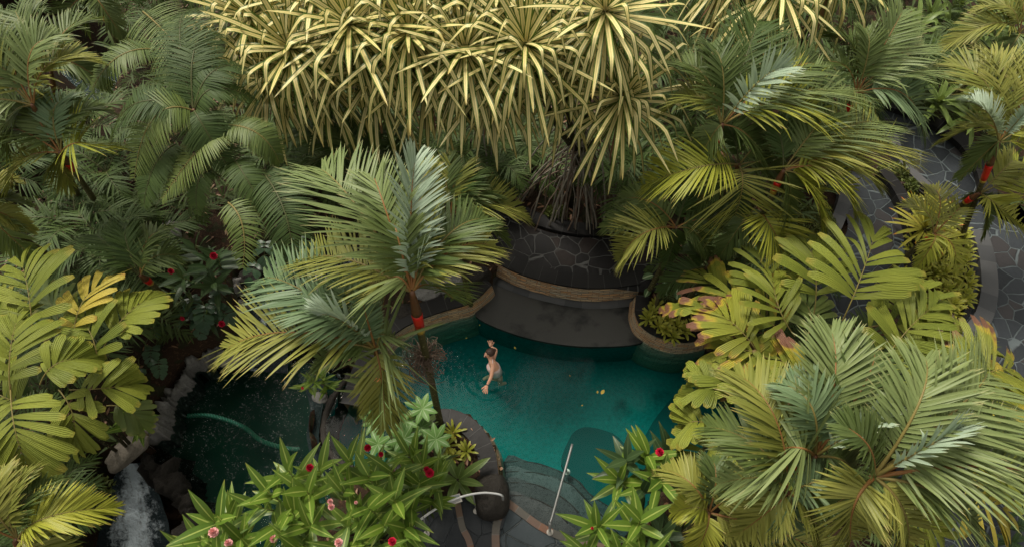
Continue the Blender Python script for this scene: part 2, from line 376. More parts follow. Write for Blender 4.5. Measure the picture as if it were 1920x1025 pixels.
def cap_mat(name, a, b, joint=.38, rough=.45, patch=None):
    m, t, out = newmat(name); uv, u, v = uvxy(t); wp = world_pos(t)
    j = mth(t, 'LESS_THAN', mth(t, 'FRACT', mth(t, 'DIVIDE', u, joint)), .03)
    cell = t.nodes.new('ShaderNodeTexWhiteNoise'); cell.noise_dimensions = '1D'
    t.links.new(mth(t, 'FLOOR', mth(t, 'DIVIDE', u, joint)), cell.inputs['W'])
    c = mixc(t, cell.outputs[0], a, b); n = noise(t, 5, 5, wp, .6)
    c = mixc(t, mth(t, 'MULTIPLY', n, .6), c, tuple((x+y)*.42 for x, y in zip(a, b)))
    c = mixc(t, mth(t, 'MULTIPLY', j, .5), c, (.09, .09, .085))
    if patch:
        pf = mth(t, 'MULTIPLY', mth(t, 'SUBTRACT', noise(t, .75, 6, wp, .6), .49), 9, clamp=True); c = mixc(t, mth(t, 'MULTIPLY', pf, .85), c, patch)
        j2 = mth(t, 'GREATER_THAN', noise(t, 26, 4, wp, .7), .62); c = mixc(t, mth(t, 'MULTIPLY', j2, .3), c, tuple(x*2.2 for x in b))
    rr = mth(t, 'ADD', rough-.15, mth(t, 'MULTIPLY', noise(t, 3, 3, wp), .35))
    shade(t, out, c, rr, .16, bump(t, mth(t, 'SUBTRACT', n, j), .5, .012)); return m
MAT['cap'] = cap_mat('dark_slate_cap', (.009, .0085, .0085), (.019, .018, .017))
MAT['ledge'] = cap_mat('wet_slate_ledge', (.022, .022, .019), (.034, .031, .026), .9, .45, (.009, .011, .011))
MAT['backface'] = cap_mat('pale_slate_riser', (.05, .052, .055), (.10, .10, .10), .42, .45)
def flag_mat(name, a, b, grout, scale=2.5, warm=None, wetness=.5, edge=.035):
    m, t, out = newmat(name); wp = world_pos(t)
    sc = t.nodes.new('ShaderNodeVectorMath'); sc.operation = 'MULTIPLY'; sc.inputs[1].default_value = (1, 1, 0); t.links.new(wp, sc.inputs[0])
    d = t.nodes.new('ShaderNodeTexNoise'); d.inputs['Scale'].default_value = 2.2; t.links.new(sc.outputs[0], d.inputs['Vector'])
    off = t.nodes.new('ShaderNodeVectorMath'); off.operation = 'MULTIPLY_ADD'; off.inputs[1].default_value = (.12, .12, 0)
    t.links.new(d.outputs[1], off.inputs[0]); t.links.new(sc.outputs[0], off.inputs[2])
    ve = t.nodes.new('ShaderNodeTexVoronoi'); ve.feature = 'DISTANCE_TO_EDGE'; ve.inputs['Scale'].default_value = scale; t.links.new(off.outputs[0], ve.inputs['Vector'])
    vc = t.nodes.new('ShaderNodeTexVoronoi'); vc.feature = 'F1'; vc.inputs['Scale'].default_value = scale; t.links.new(off.outputs[0], vc.inputs['Vector'])
    for x in (ve, vc): x.inputs['Randomness'].default_value = .9
    sep = t.nodes.new('ShaderNodeSeparateColor'); t.links.new(vc.outputs['Color'], sep.inputs[0])
    c = mixc(t, sep.outputs[0], a, b)
    if warm: c = mixc(t, mth(t, 'MULTIPLY', mth(t, 'GREATER_THAN', sep.outputs[1], .72), .7), c, warm)
    n = noise(t, 9, 5, wp, .65)
    c = mixc(t, mth(t, 'MULTIPLY', n, .5), c, tuple(x*.5 for x in a))
    gw = mth(t, 'ADD', edge*.5, mth(t, 'MULTIPLY', noise(t, 7, 3, wp), edge))
    g = mth(t, 'MULTIPLY', mth(t, 'SUBTRACT', gw, ve.outputs['Distance']), 60, clamp=True)
    c = mixc(t, g, c, mixc(t, noise(t, 4, 3, wp), grout, tuple(x*.4 for x in grout)))
    big = noise(t, .8, 3, wp)
    rr = mth(t, 'ADD', .62-wetness*.5, mth(t, 'MULTIPLY', big, .4))
    shade(t, out, c, rr, .22, bump(t, mth(t, 'SUBTRACT', mth(t, 'MULTIPLY', n, .5), g), .9, .03)); return m
MAT['flag'] = flag_mat('dark_flagstone', (.008, .0075, .0075), (.018, .016, .016), (.12, .12, .115), 2.6, (.035, .024, .02))
MAT['flagwet'] = flag_mat('bluish_wet_flagstone', (.015, .018, .021), (.046, .053, .060), (.13, .155, .16), 2.4, (.048, .040, .038), .95)
MAT['flagblue'] = flag_mat('blue_slate_flagstone', (.045, .062, .07), (.085, .105, .115), (.15, .17, .17), 1.3, None, .75, .02)
MAT['flagblack'] = flag_mat('black_slate_flagstone', (.022, .026, .03), (.05, .055, .06), (.09, .10, .11), 2.0, None, .7, .02)
def soil_mat():
    m, t, out = newmat('jungle_soil'); wp = world_pos(t)
    a = noise(t, 1.2, 5, wp, .6); b = noise(t, 14, 5, wp, .7)
    c = mixc(t, a, (.018, .011, .007), (.05, .028, .015)); c = mixc(t, mth(t, 'MULTIPLY', mth(t, 'GREATER_THAN', b, .58), .7), c, (.09, .05, .025))
    c = mixc(t, mth(t, 'MULTIPLY', mth(t, 'GREATER_THAN', noise(t, 3, 4, wp), .55), .5), c, (.02, .035, .012))
    shade(t, out, c, .9, .2, bump(t, b, 1.0, .05)); return m
MAT['soil'] = soil_mat()
def rock_mat(name, a, b, sc=3):
    m, t, out = newmat(name); wp = world_pos(t)
    n = noise(t, sc, 6, wp, .65); n2 = noise(t, sc*6, 4, wp, .7)
    c = mixc(t, n, a, b); c = mixc(t, mth(t, 'MULTIPLY', mth(t, 'GREATER_THAN', n2, .56), .35), c, tuple(x*.45 for x in a))
    shade(t, out, c, .62, .2, bump(t, mth(t, 'ADD', n, mth(t, 'MULTIPLY', n2, .5)), .9, .06)); return m
MAT['rock'] = rock_mat('grey_river_rock', (.10, .097, .09), (.30, .29, .27))
MAT['rockdark'] = rock_mat('wet_black_rock', (.010, .010, .009), (.05, .042, .034), 6)
MAT['rockpale'] = rock_mat('pale_flat_rock', (.12, .105, .085), (.24, .21, .17), 4)
MAT['boulder'] = rock_mat('smooth_dark_stone', (.022, .019, .016), (.055, .048, .04), 3)
MAT['drum'] = rock_mat('reddish_wet_stone', (.03, .017, .014), (.065, .038, .032), 2)
def strip_mat():
    m, t, out = newmat('rusty_slate_edging'); uv, u, v = uvxy(t); wp = world_pos(t)
    cell = t.nodes.new('ShaderNodeTexWhiteNoise'); cell.noise_dimensions = '1D'; t.links.new(mth(t, 'FLOOR', mth(t, 'DIVIDE', u, .27)), cell.inputs['W'])
    c = ramp(t, cell.outputs[0], [(0, (.09, .085, .07)), (.35, (.12, .10, .075)), (.6, (.17, .09, .05)), (.8, (.25, .10, .045)), (1, (.11, .11, .10))])
    c = mixc(t, mth(t, 'MULTIPLY', noise(t, 7, 4, wp), .7), c, (.10, .09, .075))
    j = mth(t, 'LESS_THAN', mth(t, 'FRACT', mth(t, 'DIVIDE', u, .27)), .05); c = mixc(t, mth(t, 'MULTIPLY', j, .6), c, (.16, .16, .15))
    shade(t, out, c, .5, .4, bump(t, noise(t, 15, 4, wp), .5, .01)); return m
MAT['edging'] = strip_mat()
def water_mat(name, tint, bs=.25, bscale=5, rough=.04, fmin=.02, ring=None, flecks=0):
    m, t, out = newmat(name); wp = world_pos(t)
    n1 = noise(t, bscale, 3, wp, .55, .4); n2 = noise(t, bscale*5, 2, wp, .5)
    h = mth(t, 'ADD', n1, mth(t, 'MULTIPLY', n2, .2))
    if ring is not None:
        dv = t.nodes.new('ShaderNodeVectorMath'); dv.operation = 'DISTANCE'; dv.inputs[1].default_value = tuple(map(float, ring)); t.links.new(wp, dv.inputs[0])
        d = mth(t, 'ADD', dv.outputs['Value'], mth(t, 'MULTIPLY', noise(t, 2, 2, wp), .25)); rg = mth(t, 'MULTIPLY', mth(t, 'SINE', mth(t, 'MULTIPLY', d, 34)), mth(t, 'POWER', 2.718, mth(t, 'MULTIPLY', d, -1.5)))
        h = mth(t, 'ADD', h, mth(t, 'MULTIPLY', rg, .8))
    nb = bump(t, h, bs, .04)
    gl = t.nodes.new('ShaderNodeBsdfGlossy'); gl.inputs['Roughness'].default_value = rough; gl.inputs[0].default_value = (1, 1, 1, 1); t.links.new(nb, gl.inputs['Normal'])
    tr = t.nodes.new('ShaderNodeBsdfTransparent'); tr.inputs[0].default_value = (*tint, 1)
    fr = t.nodes.new('ShaderNodeFresnel'); fr.inputs['IOR'].default_value = 1.33; t.links.new(nb, fr.inputs['Normal'])
    mx = t.nodes.new('ShaderNodeMixShader'); t.links.new(mth(t, 'ADD', fr.outputs[0], fmin, clamp=True), mx.inputs[0]); t.links.new(tr.outputs[0], mx.inputs[1]); t.links.new(gl.outputs[0], mx.inputs[2]); t.links.new(mx.outputs[0], out.inputs[0])
    if flecks:
        df = t.nodes.new('ShaderNodeBsdfDiffuse'); df.inputs[0].default_value = (.36, .44, .42, 1); mf = t.nodes.new('ShaderNodeMixShader')
        fk = mth(t, 'MULTIPLY', mth(t, 'GREATER_THAN', noise(t, 26, 3, wp, .6, 1.5), .63), mth(t, 'GREATER_THAN', noise(t, 1.7, 3, wp), .47))
        t.links.new(mth(t, 'MULTIPLY', fk, flecks), mf.inputs[0]); t.links.new(mx.outputs[0], mf.inputs[1]); t.links.new(df.outputs[0], mf.inputs[2]); t.links.new(mf.outputs[0], out.inputs[0])
    return m
MAT['water'] = water_mat('pool_water_teal', (.42, .80, .76), .16, 4, .03, -.014, ring=P(914, 715, 0))
MAT['waterpond'] = water_mat('pond_water_green', (.42, .55, .50), .5, 12, .03, -.019, flecks=.45)
def foam_mat(name, dark=(.02, .035, .04), amt=.5, sc=(7, 1.6)):
    m, t, out = newmat(name); uv, u, v = uvxy(t); wp = world_pos(t)
    mp = t.nodes.new('ShaderNodeCombineXYZ'); t.links.new(mth(t, 'MULTIPLY', u, sc[0]), mp.inputs[0]); t.links.new(mth(t, 'MULTIPLY', v, sc[1]), mp.inputs[1])
    n = noise(t, 1.0, 5, mp.outputs[0], .65, .6); n2 = noise(t, 12, 5, wp, .7, .4)
    ed = mth(t, 'MULTIPLY', mth(t, 'ABSOLUTE', mth(t, 'SUBTRACT', u, .5)), .9)
    f = mth(t, 'MULTIPLY', mth(t, 'SUBTRACT', mth(t, 'SUBTRACT', mth(t, 'ADD', mth(t, 'MULTIPLY', n, .6), mth(t, 'MULTIPLY', n2, .55)), ed), 1-amt-.18), 4.5, clamp=True)
    c = mixc(t, f, dark, (.66, .76, .82))
    shade(t, out, c, mth(t, 'ADD', .1, mth(t, 'MULTIPLY', f, .5)), .5, bump(t, mth(t, 'ADD', n, n2), 1.0, .08)); return m
MAT['foam'] = foam_mat('white_water', amt=.56)
MAT['river'] = foam_mat('river_water', (.03, .05, .05), .36, (3, 3))
def pool_mat():
    m, t, out = newmat('pool_floor_teal'); wp = world_pos(t)
    n = noise(t, .7, 3, wp, .5); n2 = noise(t, 12, 5, wp, .75)
    c = mixc(t, n, (.006, .14, .14), (.014, .28, .26)); c = mixc(t, mth(t, 'MULTIPLY', mth(t, 'SUBTRACT', mth(t, 'MULTIPLY', n2, 3), 1.0, clamp=True), .5), c, (.003, .05, .055))
    d = mth(t, 'MULTIPLY', mth(t, 'SUBTRACT', noise(t, 1.4, 3, wp), .60), 6, clamp=True); c = mixc(t, mth(t, 'MULTIPLY', d, .7), c, (.004, .04, .04))
    shade(t, out, c, .8, .2); return m
MAT['poolfloor'] = pool_mat()
MAT['pondfloor'] = plain('pond_floor_green', (.03, .11, .075), .8, .2, 0, .6, (.018, .055, .045))
# ---------------- ground, water and paving ----------------
def ribbon(g, path, oa, ob, z0, z1, mat=0, cap=True, wob=0.0, nz=1, batter=0):
    """wall along a path: cross-section from offset oa to ob (left positive), z0 to z1"""
    p = np.array(path, float)[:, :2]; n = len(p)
    T = nrm(np.gradient(p, axis=0)); Nn = np.stack([-T[:, 1], T[:, 0]], 1)
    L = np.concatenate([[0], np.cumsum(np.linalg.norm(np.diff(p, axis=0), axis=1))])
    prof = [(oa, z) for z in np.linspace(z0, z1, nz+1)]+[(ob, z) for z in np.linspace(z1, z0, nz+1)]
    K = len(prof); V = np.zeros((n, K, 3)); uv = np.zeros((n, K, 2))
    for k, (o, z) in enumerate(prof):
        if batter and k <= nz: o = o-math.copysign(batter, ob-oa)*min(1, (z1-z)/.6)
        oo = o+(np.array([mnoise.noise((a*3, k*5.1, wob*7)) for a in L])*wob if wob else 0)
        V[:, k, :2] = p+Nn*(oo[:, None] if wob else oo); V[:, k, 2] = z
        if wob: V[:, k, 2] += np.array([mnoise.noise((a*4, k*3.3, 5)) for a in L])*wob*.6
        uv[:, k, 0] = L; uv[:, k, 1] = z if k <= nz else z+.3
    i = np.arange(n-1)[:, None]*K; j = np.arange(K)[None]; j2 = (j+1) % K
    q = np.stack(np.broadcast_arrays(i+j, i+K+j, i+K+j2, i+j2), -1).reshape(-1, 4)
    if cap and K == 4:
        q = np.vstack([q, [[0, 1, 2, 3]], [[(n-1)*K+3, (n-1)*K+2, (n-1)*K+1, (n-1)*K]]])
    g.add(V, q, uv, .5, mat)
def flat(o):
    o.data.polygons.foreach_set('use_smooth', np.zeros(len(o.data.polygons), bool)); return o
def prism(name, poly, z0, z1, mat, parent=None, bottom=False, bevel=0):
    bm = bmesh.new(); org = parent_world(parent)
    top = [bm.verts.new((p[0]-org[0], p[1]-org[1], z1-org[2])) for p in poly]
    f = bm.faces.new(top)
    if f.normal.z < 0 or sum((poly[i][0]*poly[(i+1) % len(poly)][1]-poly[(i+1) % len(poly)][0]*poly[i][1]) for i in range(len(poly))) < 0: f.normal_flip()
    if z0 is not None:
        bot = [bm.verts.new((p[0]-org[0], p[1]-org[1], z0-org[2])) for p in poly]
        n = len(poly)
        for i in range(n): bm.faces.new((top[i], bot[i], bot[(i+1) % n], top[(i+1) % n]))
        if bottom: bm.faces.new(bot)
    bmesh.ops.triangulate(bm, faces=[x for x in bm.faces if len(x.verts) > 4])
    bmesh.ops.recalc_face_normals(bm, faces=bm.faces[:]) if z0 is not None and bottom else None
    me = bpy.data.meshes.new(name); bm.to_mesh(me); bm.free(); me.materials.append(mat)
    o = bpy.data.objects.new(name, me); C.objects.link(o)
    if parent: o.parent = parent
    return o
def in_poly(X, Y, poly):
    c = np.zeros(X.shape, bool); n = len(poly)
    for i in range(n):
        x1, y1 = poly[i][:2]; x2, y2 = poly[(i+1) % n][:2]
        if y1 == y2: continue
        c ^= ((y1 > Y) != (y2 > Y)) & (X < (x2-x1)*(Y-y1)/(y2-y1)+x1)
    return c
def dist_poly(X, Y, poly):
    d = np.full(X.shape, 1e9); n = len(poly)
    for i in range(n):
        a = np.array(poly[i][:2]); b = np.array(poly[(i+1) % n][:2]); ab = b-a
        t = np.clip(((X-a[0])*ab[0]+(Y-a[1])*ab[1])/max(ab@ab, 1e-9), 0, 1)
        d = np.minimum(d, np.hypot(X-a[0]-t*ab[0], Y-a[1]-t*ab[1]))
    return d
pool_px = [(715, 640), (780, 603), (850, 578), (920, 540), (926, 515), (1000, 540), (1100, 560), (1196, 552), (1196, 600), (1225, 630), (1310, 650), (1420, 690), (1420, 800), (1260, 900), (1180, 1000), (1150, 1045), (935, 1045), (944, 900), (928, 835), (895, 790), (850, 775), (790, 780), (755, 810), (735, 862), (690, 885), (630, 860), (610, 800), (640, 730), (690, 690)]
pool = PL(pool_px, 0)
pond = smooth(PL([(350, 690), (420, 662), (500, 640), (575, 640), (650, 690), (606, 760), (598, 830), (625, 880), (640, 960), (560, 1040), (380, 1040), (345, 950), (305, 885), (275, 850), (272, 815), (305, 750)], -.6), 4, True)
stream = smooth(PL([(455, 500), (530, 470), (620, 440), (720, 470), (715, 590), (640, 640), (560, 660), (470, 650), (440, 560)], -.3), 4, True)
ravine = smooth(PL([(170, 900), (240, 858), (310, 868), (372, 950), (400, 1350), (130, 1350)], -1.9), 4, True)
gorge = smooth(PL([(-60, 400), (90, 400), (190, 330), (130, 200), (30, 120), (80, 30), (200, 80), (300, 150), (330, 270), (250, 430), (140, 560), (-60, 600)], -3), 4, True)
gx = np.arange(-24, 24.01, .13); gy = np.arange(-3, 26.01, .13); X, Y = np.meshgrid(gx, gy)
nzv = np.array([[mnoise.noise((x*.6, y*.6, 0))*.05+mnoise.noise((x*3, y*3, 2))*.02 for x in gx] for y in gy])
Z = .38+nzv
def carve(Z, poly, depth, soft):
    s = dist_poly(X, Y, poly); ins = in_poly(X, Y, poly)
    f = np.clip(np.where(ins, s/soft, 0), 0, 1); f = f*f*(3-2*f)
    return np.where(ins, Z*(1-f)+(depth+nzv)*f, Z)
Z = carve(Z, PL([(575, 700), (640, 660), (700, 690), (735, 800), (735, 900), (620, 900), (575, 860)], 0), -1.3, .1); Z = carve(Z, pool, -1.9, .12); Z = carve(Z, pond, -1.5, .35); Z = carve(Z, stream, -.6, .3); Z = carve(Z, PL([(230, 850), (310, 850), (400, 920), (420, 1350), (180, 1350)], -.5), -1.4, .1); Z = carve(Z, ravine, -2.6, .35); Z = carve(Z, gorge, -3.5, .8)
Z = carve(Z, PL([(760, 930), (960, 930), (1000, 990), (1160, 1000), (1200, 1100), (700, 1100)], 0), -.7, .2)
ny, nx = X.shape; V = np.stack([X, Y, Z], -1).reshape(-1, 3)
i = np.arange(ny-1)[:, None]*nx; j = np.arange(nx-1)[None]
q = np.stack([i+j, i+j+1, i+j+nx+1, i+j+nx], -1).reshape(-1, 4)
g = Geo(); g.add(V, q, V[:, :2], .5)
for (x0, x1, y0, y1) in ((-200, -24, -200, 200), (24, 200, -200, 200), (-24, 24, 26, 200), (-24, 24, -200, -3)):
    g.add([(x0, y0, .38), (x1, y0, .38), (x1, y1, .38), (x0, y1, .38)], [(0, 1, 2, 3)], np.zeros((4, 2)), .5)
tag(g.build('ground', MAT['soil']), None, None, kind='structure')
# pool floor, water bodies
def grow(poly, d):
    p = np.array([q[:2] for q in poly]); T = nrm(np.roll(p, -1, 0)-np.roll(p, 1, 0)); N = np.stack([T[:, 1], -T[:, 0]], 1)
    area = np.sum(p[:, 0]*np.roll(p[:, 1], -1)-np.roll(p[:, 0], -1)*p[:, 1])
    return p+N*d*np.sign(area)
o = prism('pool_floor', grow(pool, .05), None, -1.00, MAT['poolfloor']); o['kind'] = 'structure'
wm = MAT['water']; wt = wm.node_tree; va = wt.nodes.new('ShaderNodeVolumeAbsorption'); va.inputs['Color'].default_value = (.22, .84, .80, 1); va.inputs['Density'].default_value = .85
wt.links.new(va.outputs[0], wt.nodes['Material Output'].inputs['Volume'])
for n_ in wt.nodes:
    if n_.type == 'BSDF_TRANSPARENT': n_.inputs[0].default_value = (.92, .97, .97, 1)
o = prism('pool_water', grow(pool, .03), -1.03, 0.0, MAT['water'], bottom=True); o['kind'] = 'structure'
o = prism('pond_water', grow(pond, .05), None, -.6, MAT['waterpond']); o['kind'] = 'structure'
o = prism('pond_floor', grow(pond, .1), None, -1.15, MAT['pondfloor']); o['kind'] = 'structure'
def grid_sheet(name, L_, R_, mat, nacross=14, amp=.05, parent=None, kind='structure', sub=5):
    Ls = np.array(smooth(L_, sub)); Rs = np.array(smooth(R_, sub)); n = len(Ls)
    s = np.linspace(0, 1, nacross)[None, :, None]; V = Ls[:, None]*(1-s)+Rs[:, None]*s
    V = V.copy(); V[..., 2] += np.array([[mnoise.noise((a[0]*3, a[1]*3, a[2]*3)) for a in row] for row in V])*amp*2
    d = np.concatenate([[0], np.cumsum(np.linalg.norm(np.diff(Ls, axis=0), axis=1))])
    uv = np.stack(np.broadcast_arrays(s[..., 0], d[:, None]), -1)
    i = np.arange(n-1)[:, None]*nacross; j = np.arange(nacross-1)[None]
    q = np.stack([i+j, i+j+1, i+j+nacross+1, i+j+nacross], -1)
    g = Geo(); g.add(V, q, uv, .5); o = g.build(name, mat, parent)
    if kind: o['kind'] = kind
    return o
def Pz(*a): return [P(x, y, z) for x, y, z in a]
grid_sheet('waterfall', Pz((228, 872, -.75), (212, 905, -1.3), (195, 950, -1.8), (185, 1000, -2.1), (165, 1160, -2.5)), Pz((262, 866, -.72), (288, 905, -1.25), (306, 950, -1.8), (318, 1000, -2.1), (335, 1160, -2.5)), MAT['foam'], 16, .07)
grid_sheet('stream_water', Pz((455, 500, -.22), (448, 545, -.3), (445, 590, -.42), (430, 640, -.5), (410, 690, -.58)), Pz((560, 465, -.2), (560, 520, -.28), (545, 590, -.4), (540, 640, -.5), (540, 700, -.58)), foam_mat('stream_rapids', (.012, .02, .024), .28, (4, 2)), 14, .03)
grid_sheet('upper_stream_water', Pz((590, 420, -.15), (585, 470, -.25), (560, 520, -.3), (545, 570, -.38)), Pz((760, 440, -.15), (745, 500, -.25), (735, 560, -.3), (720, 620, -.38)), foam_mat('upper_rapids', (.012, .02, .024), .34, (4, 2)), 14, .03)
o = prism('river_water', grow(gorge, .4), None, -3.0, MAT['river']); o['kind'] = 'structure'
grid_sheet('spill_water', Pz((560, 700, -.57), (580, 760, -.57), (575, 820, -.57), (590, 880, -.57)), Pz((612, 690, -.57), (606, 760, -.57), (598, 830, -.57), (622, 900, -.57)), foam_mat('spill_ripples', (.02, .035, .035), .16, (3, 3)), 8, .02)
# paving
MAT['tealdark'] = plain('dark_teal_slab', (.007, .085, .08), .8, .2, 0, 2, (.005, .06, .06))
def slab(name, px, z, mat, z0=None, kind='structure', cl=True, n=5, **kw):
    o = prism(name, smooth(PL(px, z), n, True) if cl else PL(px, z), z0, z, mat); o['kind'] = kind; return o
slab('patio', [(900, 380), (960, 395), (1000, 425), (1060, 442), (1130, 445), (1230, 425), (1260, 500), (1230, 545), (1140, 540), (1060, 535), (990, 515), (925, 488), (880, 450)], .47, MAT['flag'])
slab('garden_path', [(1640, 190), (1720, 225), (1790, 270), (1830, 330), (1840, 385), (1930, 430), (2100, 440), (2150, 600), (2100, 900), (2100, 1150), (1900, 1180), (1690, 1080), (1680, 900), (1680, 760), (1690, 640), (1800, 600), (1815, 560), (1815, 470), (1800, 400), (1740, 370), (1700, 330), (1680, 270), (1630, 230)], .47, MAT['flagwet'])
slab('sunken_path', [(1560, 330), (1640, 330), (1680, 385), (1695, 440), (1690, 520), (1640, 590), (1560, 600), (1500, 520), (1560, 470), (1590, 420)], .46, MAT['flagwet'])
# shelf in the pool and the steps
shelf_edge = [(1206, 640), (1120, 649), (1040, 643), (960, 624), (893, 592), (905, 560)]
o = prism('pool_shelf', [*smooth(PL([(922, 508), (1000, 534), (1100, 552), (1198, 545)], .03), 6), *smooth(PL([(1206, 600)]+shelf_edge, .03), 6)], -.07, .03, MAT['ledge'], bottom=True); o['kind'] = 'structure'
o = prism('pool_side', [*smooth(PL([(922, 508), (1000, 534), (1100, 552), (1198, 545)], -.07), 6), *smooth(PL([(1204, 600)]+[(x, y-1) for x, y in shelf_edge], -.07), 6)], -1.6, -.072, MAT['poolfloor']); o['kind'] = 'structure'
g = Geo(); ribbon(g, smooth(PL([(928, 534), (990, 556), (1070, 574), (1130, 578), (1192, 572)], .04), 6), -.0, .3, .0, .045); tag(g.build('ledge_riser', MAT['backface']), None, None, kind='structure')
stepP = [
 ('pool_step', [(944, 866), (990, 864), (1040, 878), (1085, 902), (1120, 935), (1230, 1000), (1230, 1060), (940, 1060)], -.50),
 ('pool_step', [(944, 884), (1000, 884), (1060, 902), (1100, 935), (1160, 1000), (1160, 1060), (940, 1060)], -.34),
 ('pool_step', [(944, 904), (1000, 906), (1050, 928), (1085, 960), (1130, 1010), (1140, 1060), (940, 1060)], -.17),
 ('pool_step', [(950, 928), (990, 930), (1035, 950), (1065, 980), (1110, 1020), (1120, 1060), (945, 1060)], -.03)]
MAT['step'] = rock_mat('grey_step_stone', (.05, .055, .055), (.12, .125, .12), 2.5)
MAT['stepb'] = rock_mat('dark_step_stone', (.03, .034, .035), (.085, .09, .086), 3)
for q_, (nme, px, z) in enumerate(stepP):
    slab(nme, px, z, MAT['step' if q_ % 2 else 'stepb'], -1.3, n=4)
    k_ = [q for q in px if q[1] < 1005 and q != px[-1]]
    g = Geo(); ribbon(g, smooth(PL(k_, z), 8), -.018, .006, z-.05, z+.004, wob=.03); o = g.build('step_nosing', MAT['boulder']); o['kind'] = 'structure'
slab('wet_patio', [(948, 938), (985, 966), (1010, 984), (1045, 1002), (1085, 1016), (1125, 1022), (1160, 1080), (930, 1080), (930, 1000), (938, 960)], .035, MAT['flagblue'], -.6, n=4)
slab('walkway', [(760, 945), (850, 930), (900, 945), (948, 955), (936, 1010), (940, 1090), (700, 1090), (720, 1000)], .12, MAT['flagblack'], -.6, n=4)
def edging(px, z, wd, nm='path_edging'):
    g = Geo(); ribbon(g, smooth(PL(px, z), 6), -wd/2, wd/2, z-.12, z); o = flat(g.build(nm, MAT['edging'])); o['kind'] = 'structure'; return o
edging([(948, 938), (985, 966), (1010, 984), (1045, 1002), (1085, 1016), (1125, 1024), (1160, 1040)], .06, .14)
edging([(946, 950), (933, 975), (929, 1005), (932, 1060)], .145, .15)
edging([(858, 942), (862, 965), (868, 990), (880, 1015), (890, 1060)], .145, .12)
slab('dark_floor_slab', [(1062, 890), (1066, 825), (1095, 800), (1150, 812), (1190, 840), (1235, 775), (1290, 730), (1420, 740), (1420, 900), (1200, 1000)], -.85, MAT['tealdark'], -1.3, n=4)  # low slab in darker teal over the right part of the pool floor

# ---------------- walls, planters, rocks ----------------
def stone_wall(name, px, z, label, cat, capw=.34, side=1, zb=-1.3, facez=None, cap='cap', lip=.0, face_mat='stacked', batter=.14):
    path = smooth(PL(px, z), 7); c = path[len(path)//2]
    t = thing(name, label, cat, (c[0], c[1], 0))
    g = Geo(); ribbon(g, path, -lip*side, capw*side, z-.06, z); flat(g.build('cap', MAT[cap], t))
    g = Geo(); ribbon(g, path, .0*side, (capw-.06)*side, zb, z-.062, nz=14, wob=.03, batter=batter); flat(g.build('stone_facing', MAT[face_mat], t))
    return t
stone_wall('bench_wall', [(926, 488), (950, 502), (990, 518), (1060, 535), (1130, 540), (1202, 532)], .5, 'long curved bench wall with tan ledgestone face between the flagstone patio and the pool shelf', 'wall', .36, zb=-.2)
stone_wall('pool_wall', [(672, 760), (688, 710), (710, 662), (738, 627), (778, 602), (832, 582), (886, 565), (922, 532)], .45, 'curved ledgestone pool wall under the red banded palm, left of the dark shelf', 'wall', .38)
stone_wall('planter_wall', [(1193, 552), (1191, 585), (1205, 612), (1242, 633), (1290, 640), (1345, 625), (1400, 600)], .45, 'curved ledgestone planter wall holding small lime rosettes at the right end of the shelf', 'wall', .30)
isl = [(740, 880), (748, 825), (772, 788), (812, 768), (850, 767), (885, 783), (912, 812), (929, 850), (936, 900)]
stone_wall('island_planter_wall', isl, .45, 'round dark capped planter wall jutting into the pool beside the lower handrail', 'wall', .36, side=-1)
isl_in = smooth(PL([(752, 880), (762, 835), (785, 800), (818, 785), (850, 786), (875, 798), (895, 822), (908, 855), (914, 905), (880, 925), (780, 925)], .3), 5, True)
o = prism('planter_soil', isl_in, -.6, .32, MAT['soil']); o['kind'] = 'structure'
g = Geo(); ribbon(g, smooth(PL([(800, 803), (830, 792), (858, 797), (884, 822), (897, 860), (902, 900)], .36), 6), -.012, .012, .28, .37); tag(g.build('planter_hose', MAT['steeldark']), 'thin dark hose curved along the inside of the round planter', 'hose')
# low kerbs
def kerb(px, z, wd, label, side=1, mat='cap', name='kerb', zb=.3):
    path = smooth(PL(px, z), 7); c = path[len(path)//2]; g = Geo(); ribbon(g, path, 0, wd*side, zb, z)
    o = flat(g.build(name, MAT[mat])); return tag(o, label, 'kerb')
kerb([(880, 345), (930, 380), (990, 415), (1060, 436), (1130, 440), (1210, 428)], .52, .34, 'dark curved kerb between the flagstone patio and the prop roots')
kerb([(1682, 250), (1700, 295), (1735, 335), (1768, 360)], .62, .22, 'straight grey kerb on the left of the upper garden path', -1, 'backface')
kerb([(1650, 195), (1720, 220), (1790, 262), (1828, 312), (1842, 370)], .62, .38, 'black slate kerb along the far side of the upper garden path', 1)
kerb([(1648, 320), (1678, 360), (1702, 420), (1706, 490), (1690, 560)], .72, .28, 'dark raised kerb on the right of the sunken path', 1)
kerb([(1600, 360), (1590, 400), (1565, 450), (1520, 490)], .60, .3, 'pale slate kerb around the clipped low shrub', -1, 'backface')
kerb([(1822, 430), (1836, 480), (1840, 540), (1826, 590), (1790, 622), (1750, 640), (1700, 640)], .60, .36, 'curved pale kerb round the lime bromeliad bed', 1, 'backface')
kerb([(1806, 470), (1815, 540), (1808, 580), (1780, 604), (1755, 596)], .56, .12, 'thin inner rim round the lower tip of the bromeliad bed', 1, 'cap')
# drum planter
c = P(1742, 590, .55); dr = thing('drum_planter', 'round ledgestone rimmed drum with a dark red stone top beside the garden path', 'planter', (c[0], c[1], .3))
rr = .52; circ = [np.array([c[0]+rr*math.cos(a), c[1]+rr*math.sin(a), .6]) for a in np.linspace(0, 2*math.pi, 49)]
g = Geo(); ribbon(g, circ, 0, .09, .0, .62, nz=5, wob=.02, cap=False); g.build('rim', MAT['stacked'], dr)
prism('stone_top', [p for p in circ[:-1]], .2, .56, MAT['drum'], dr)
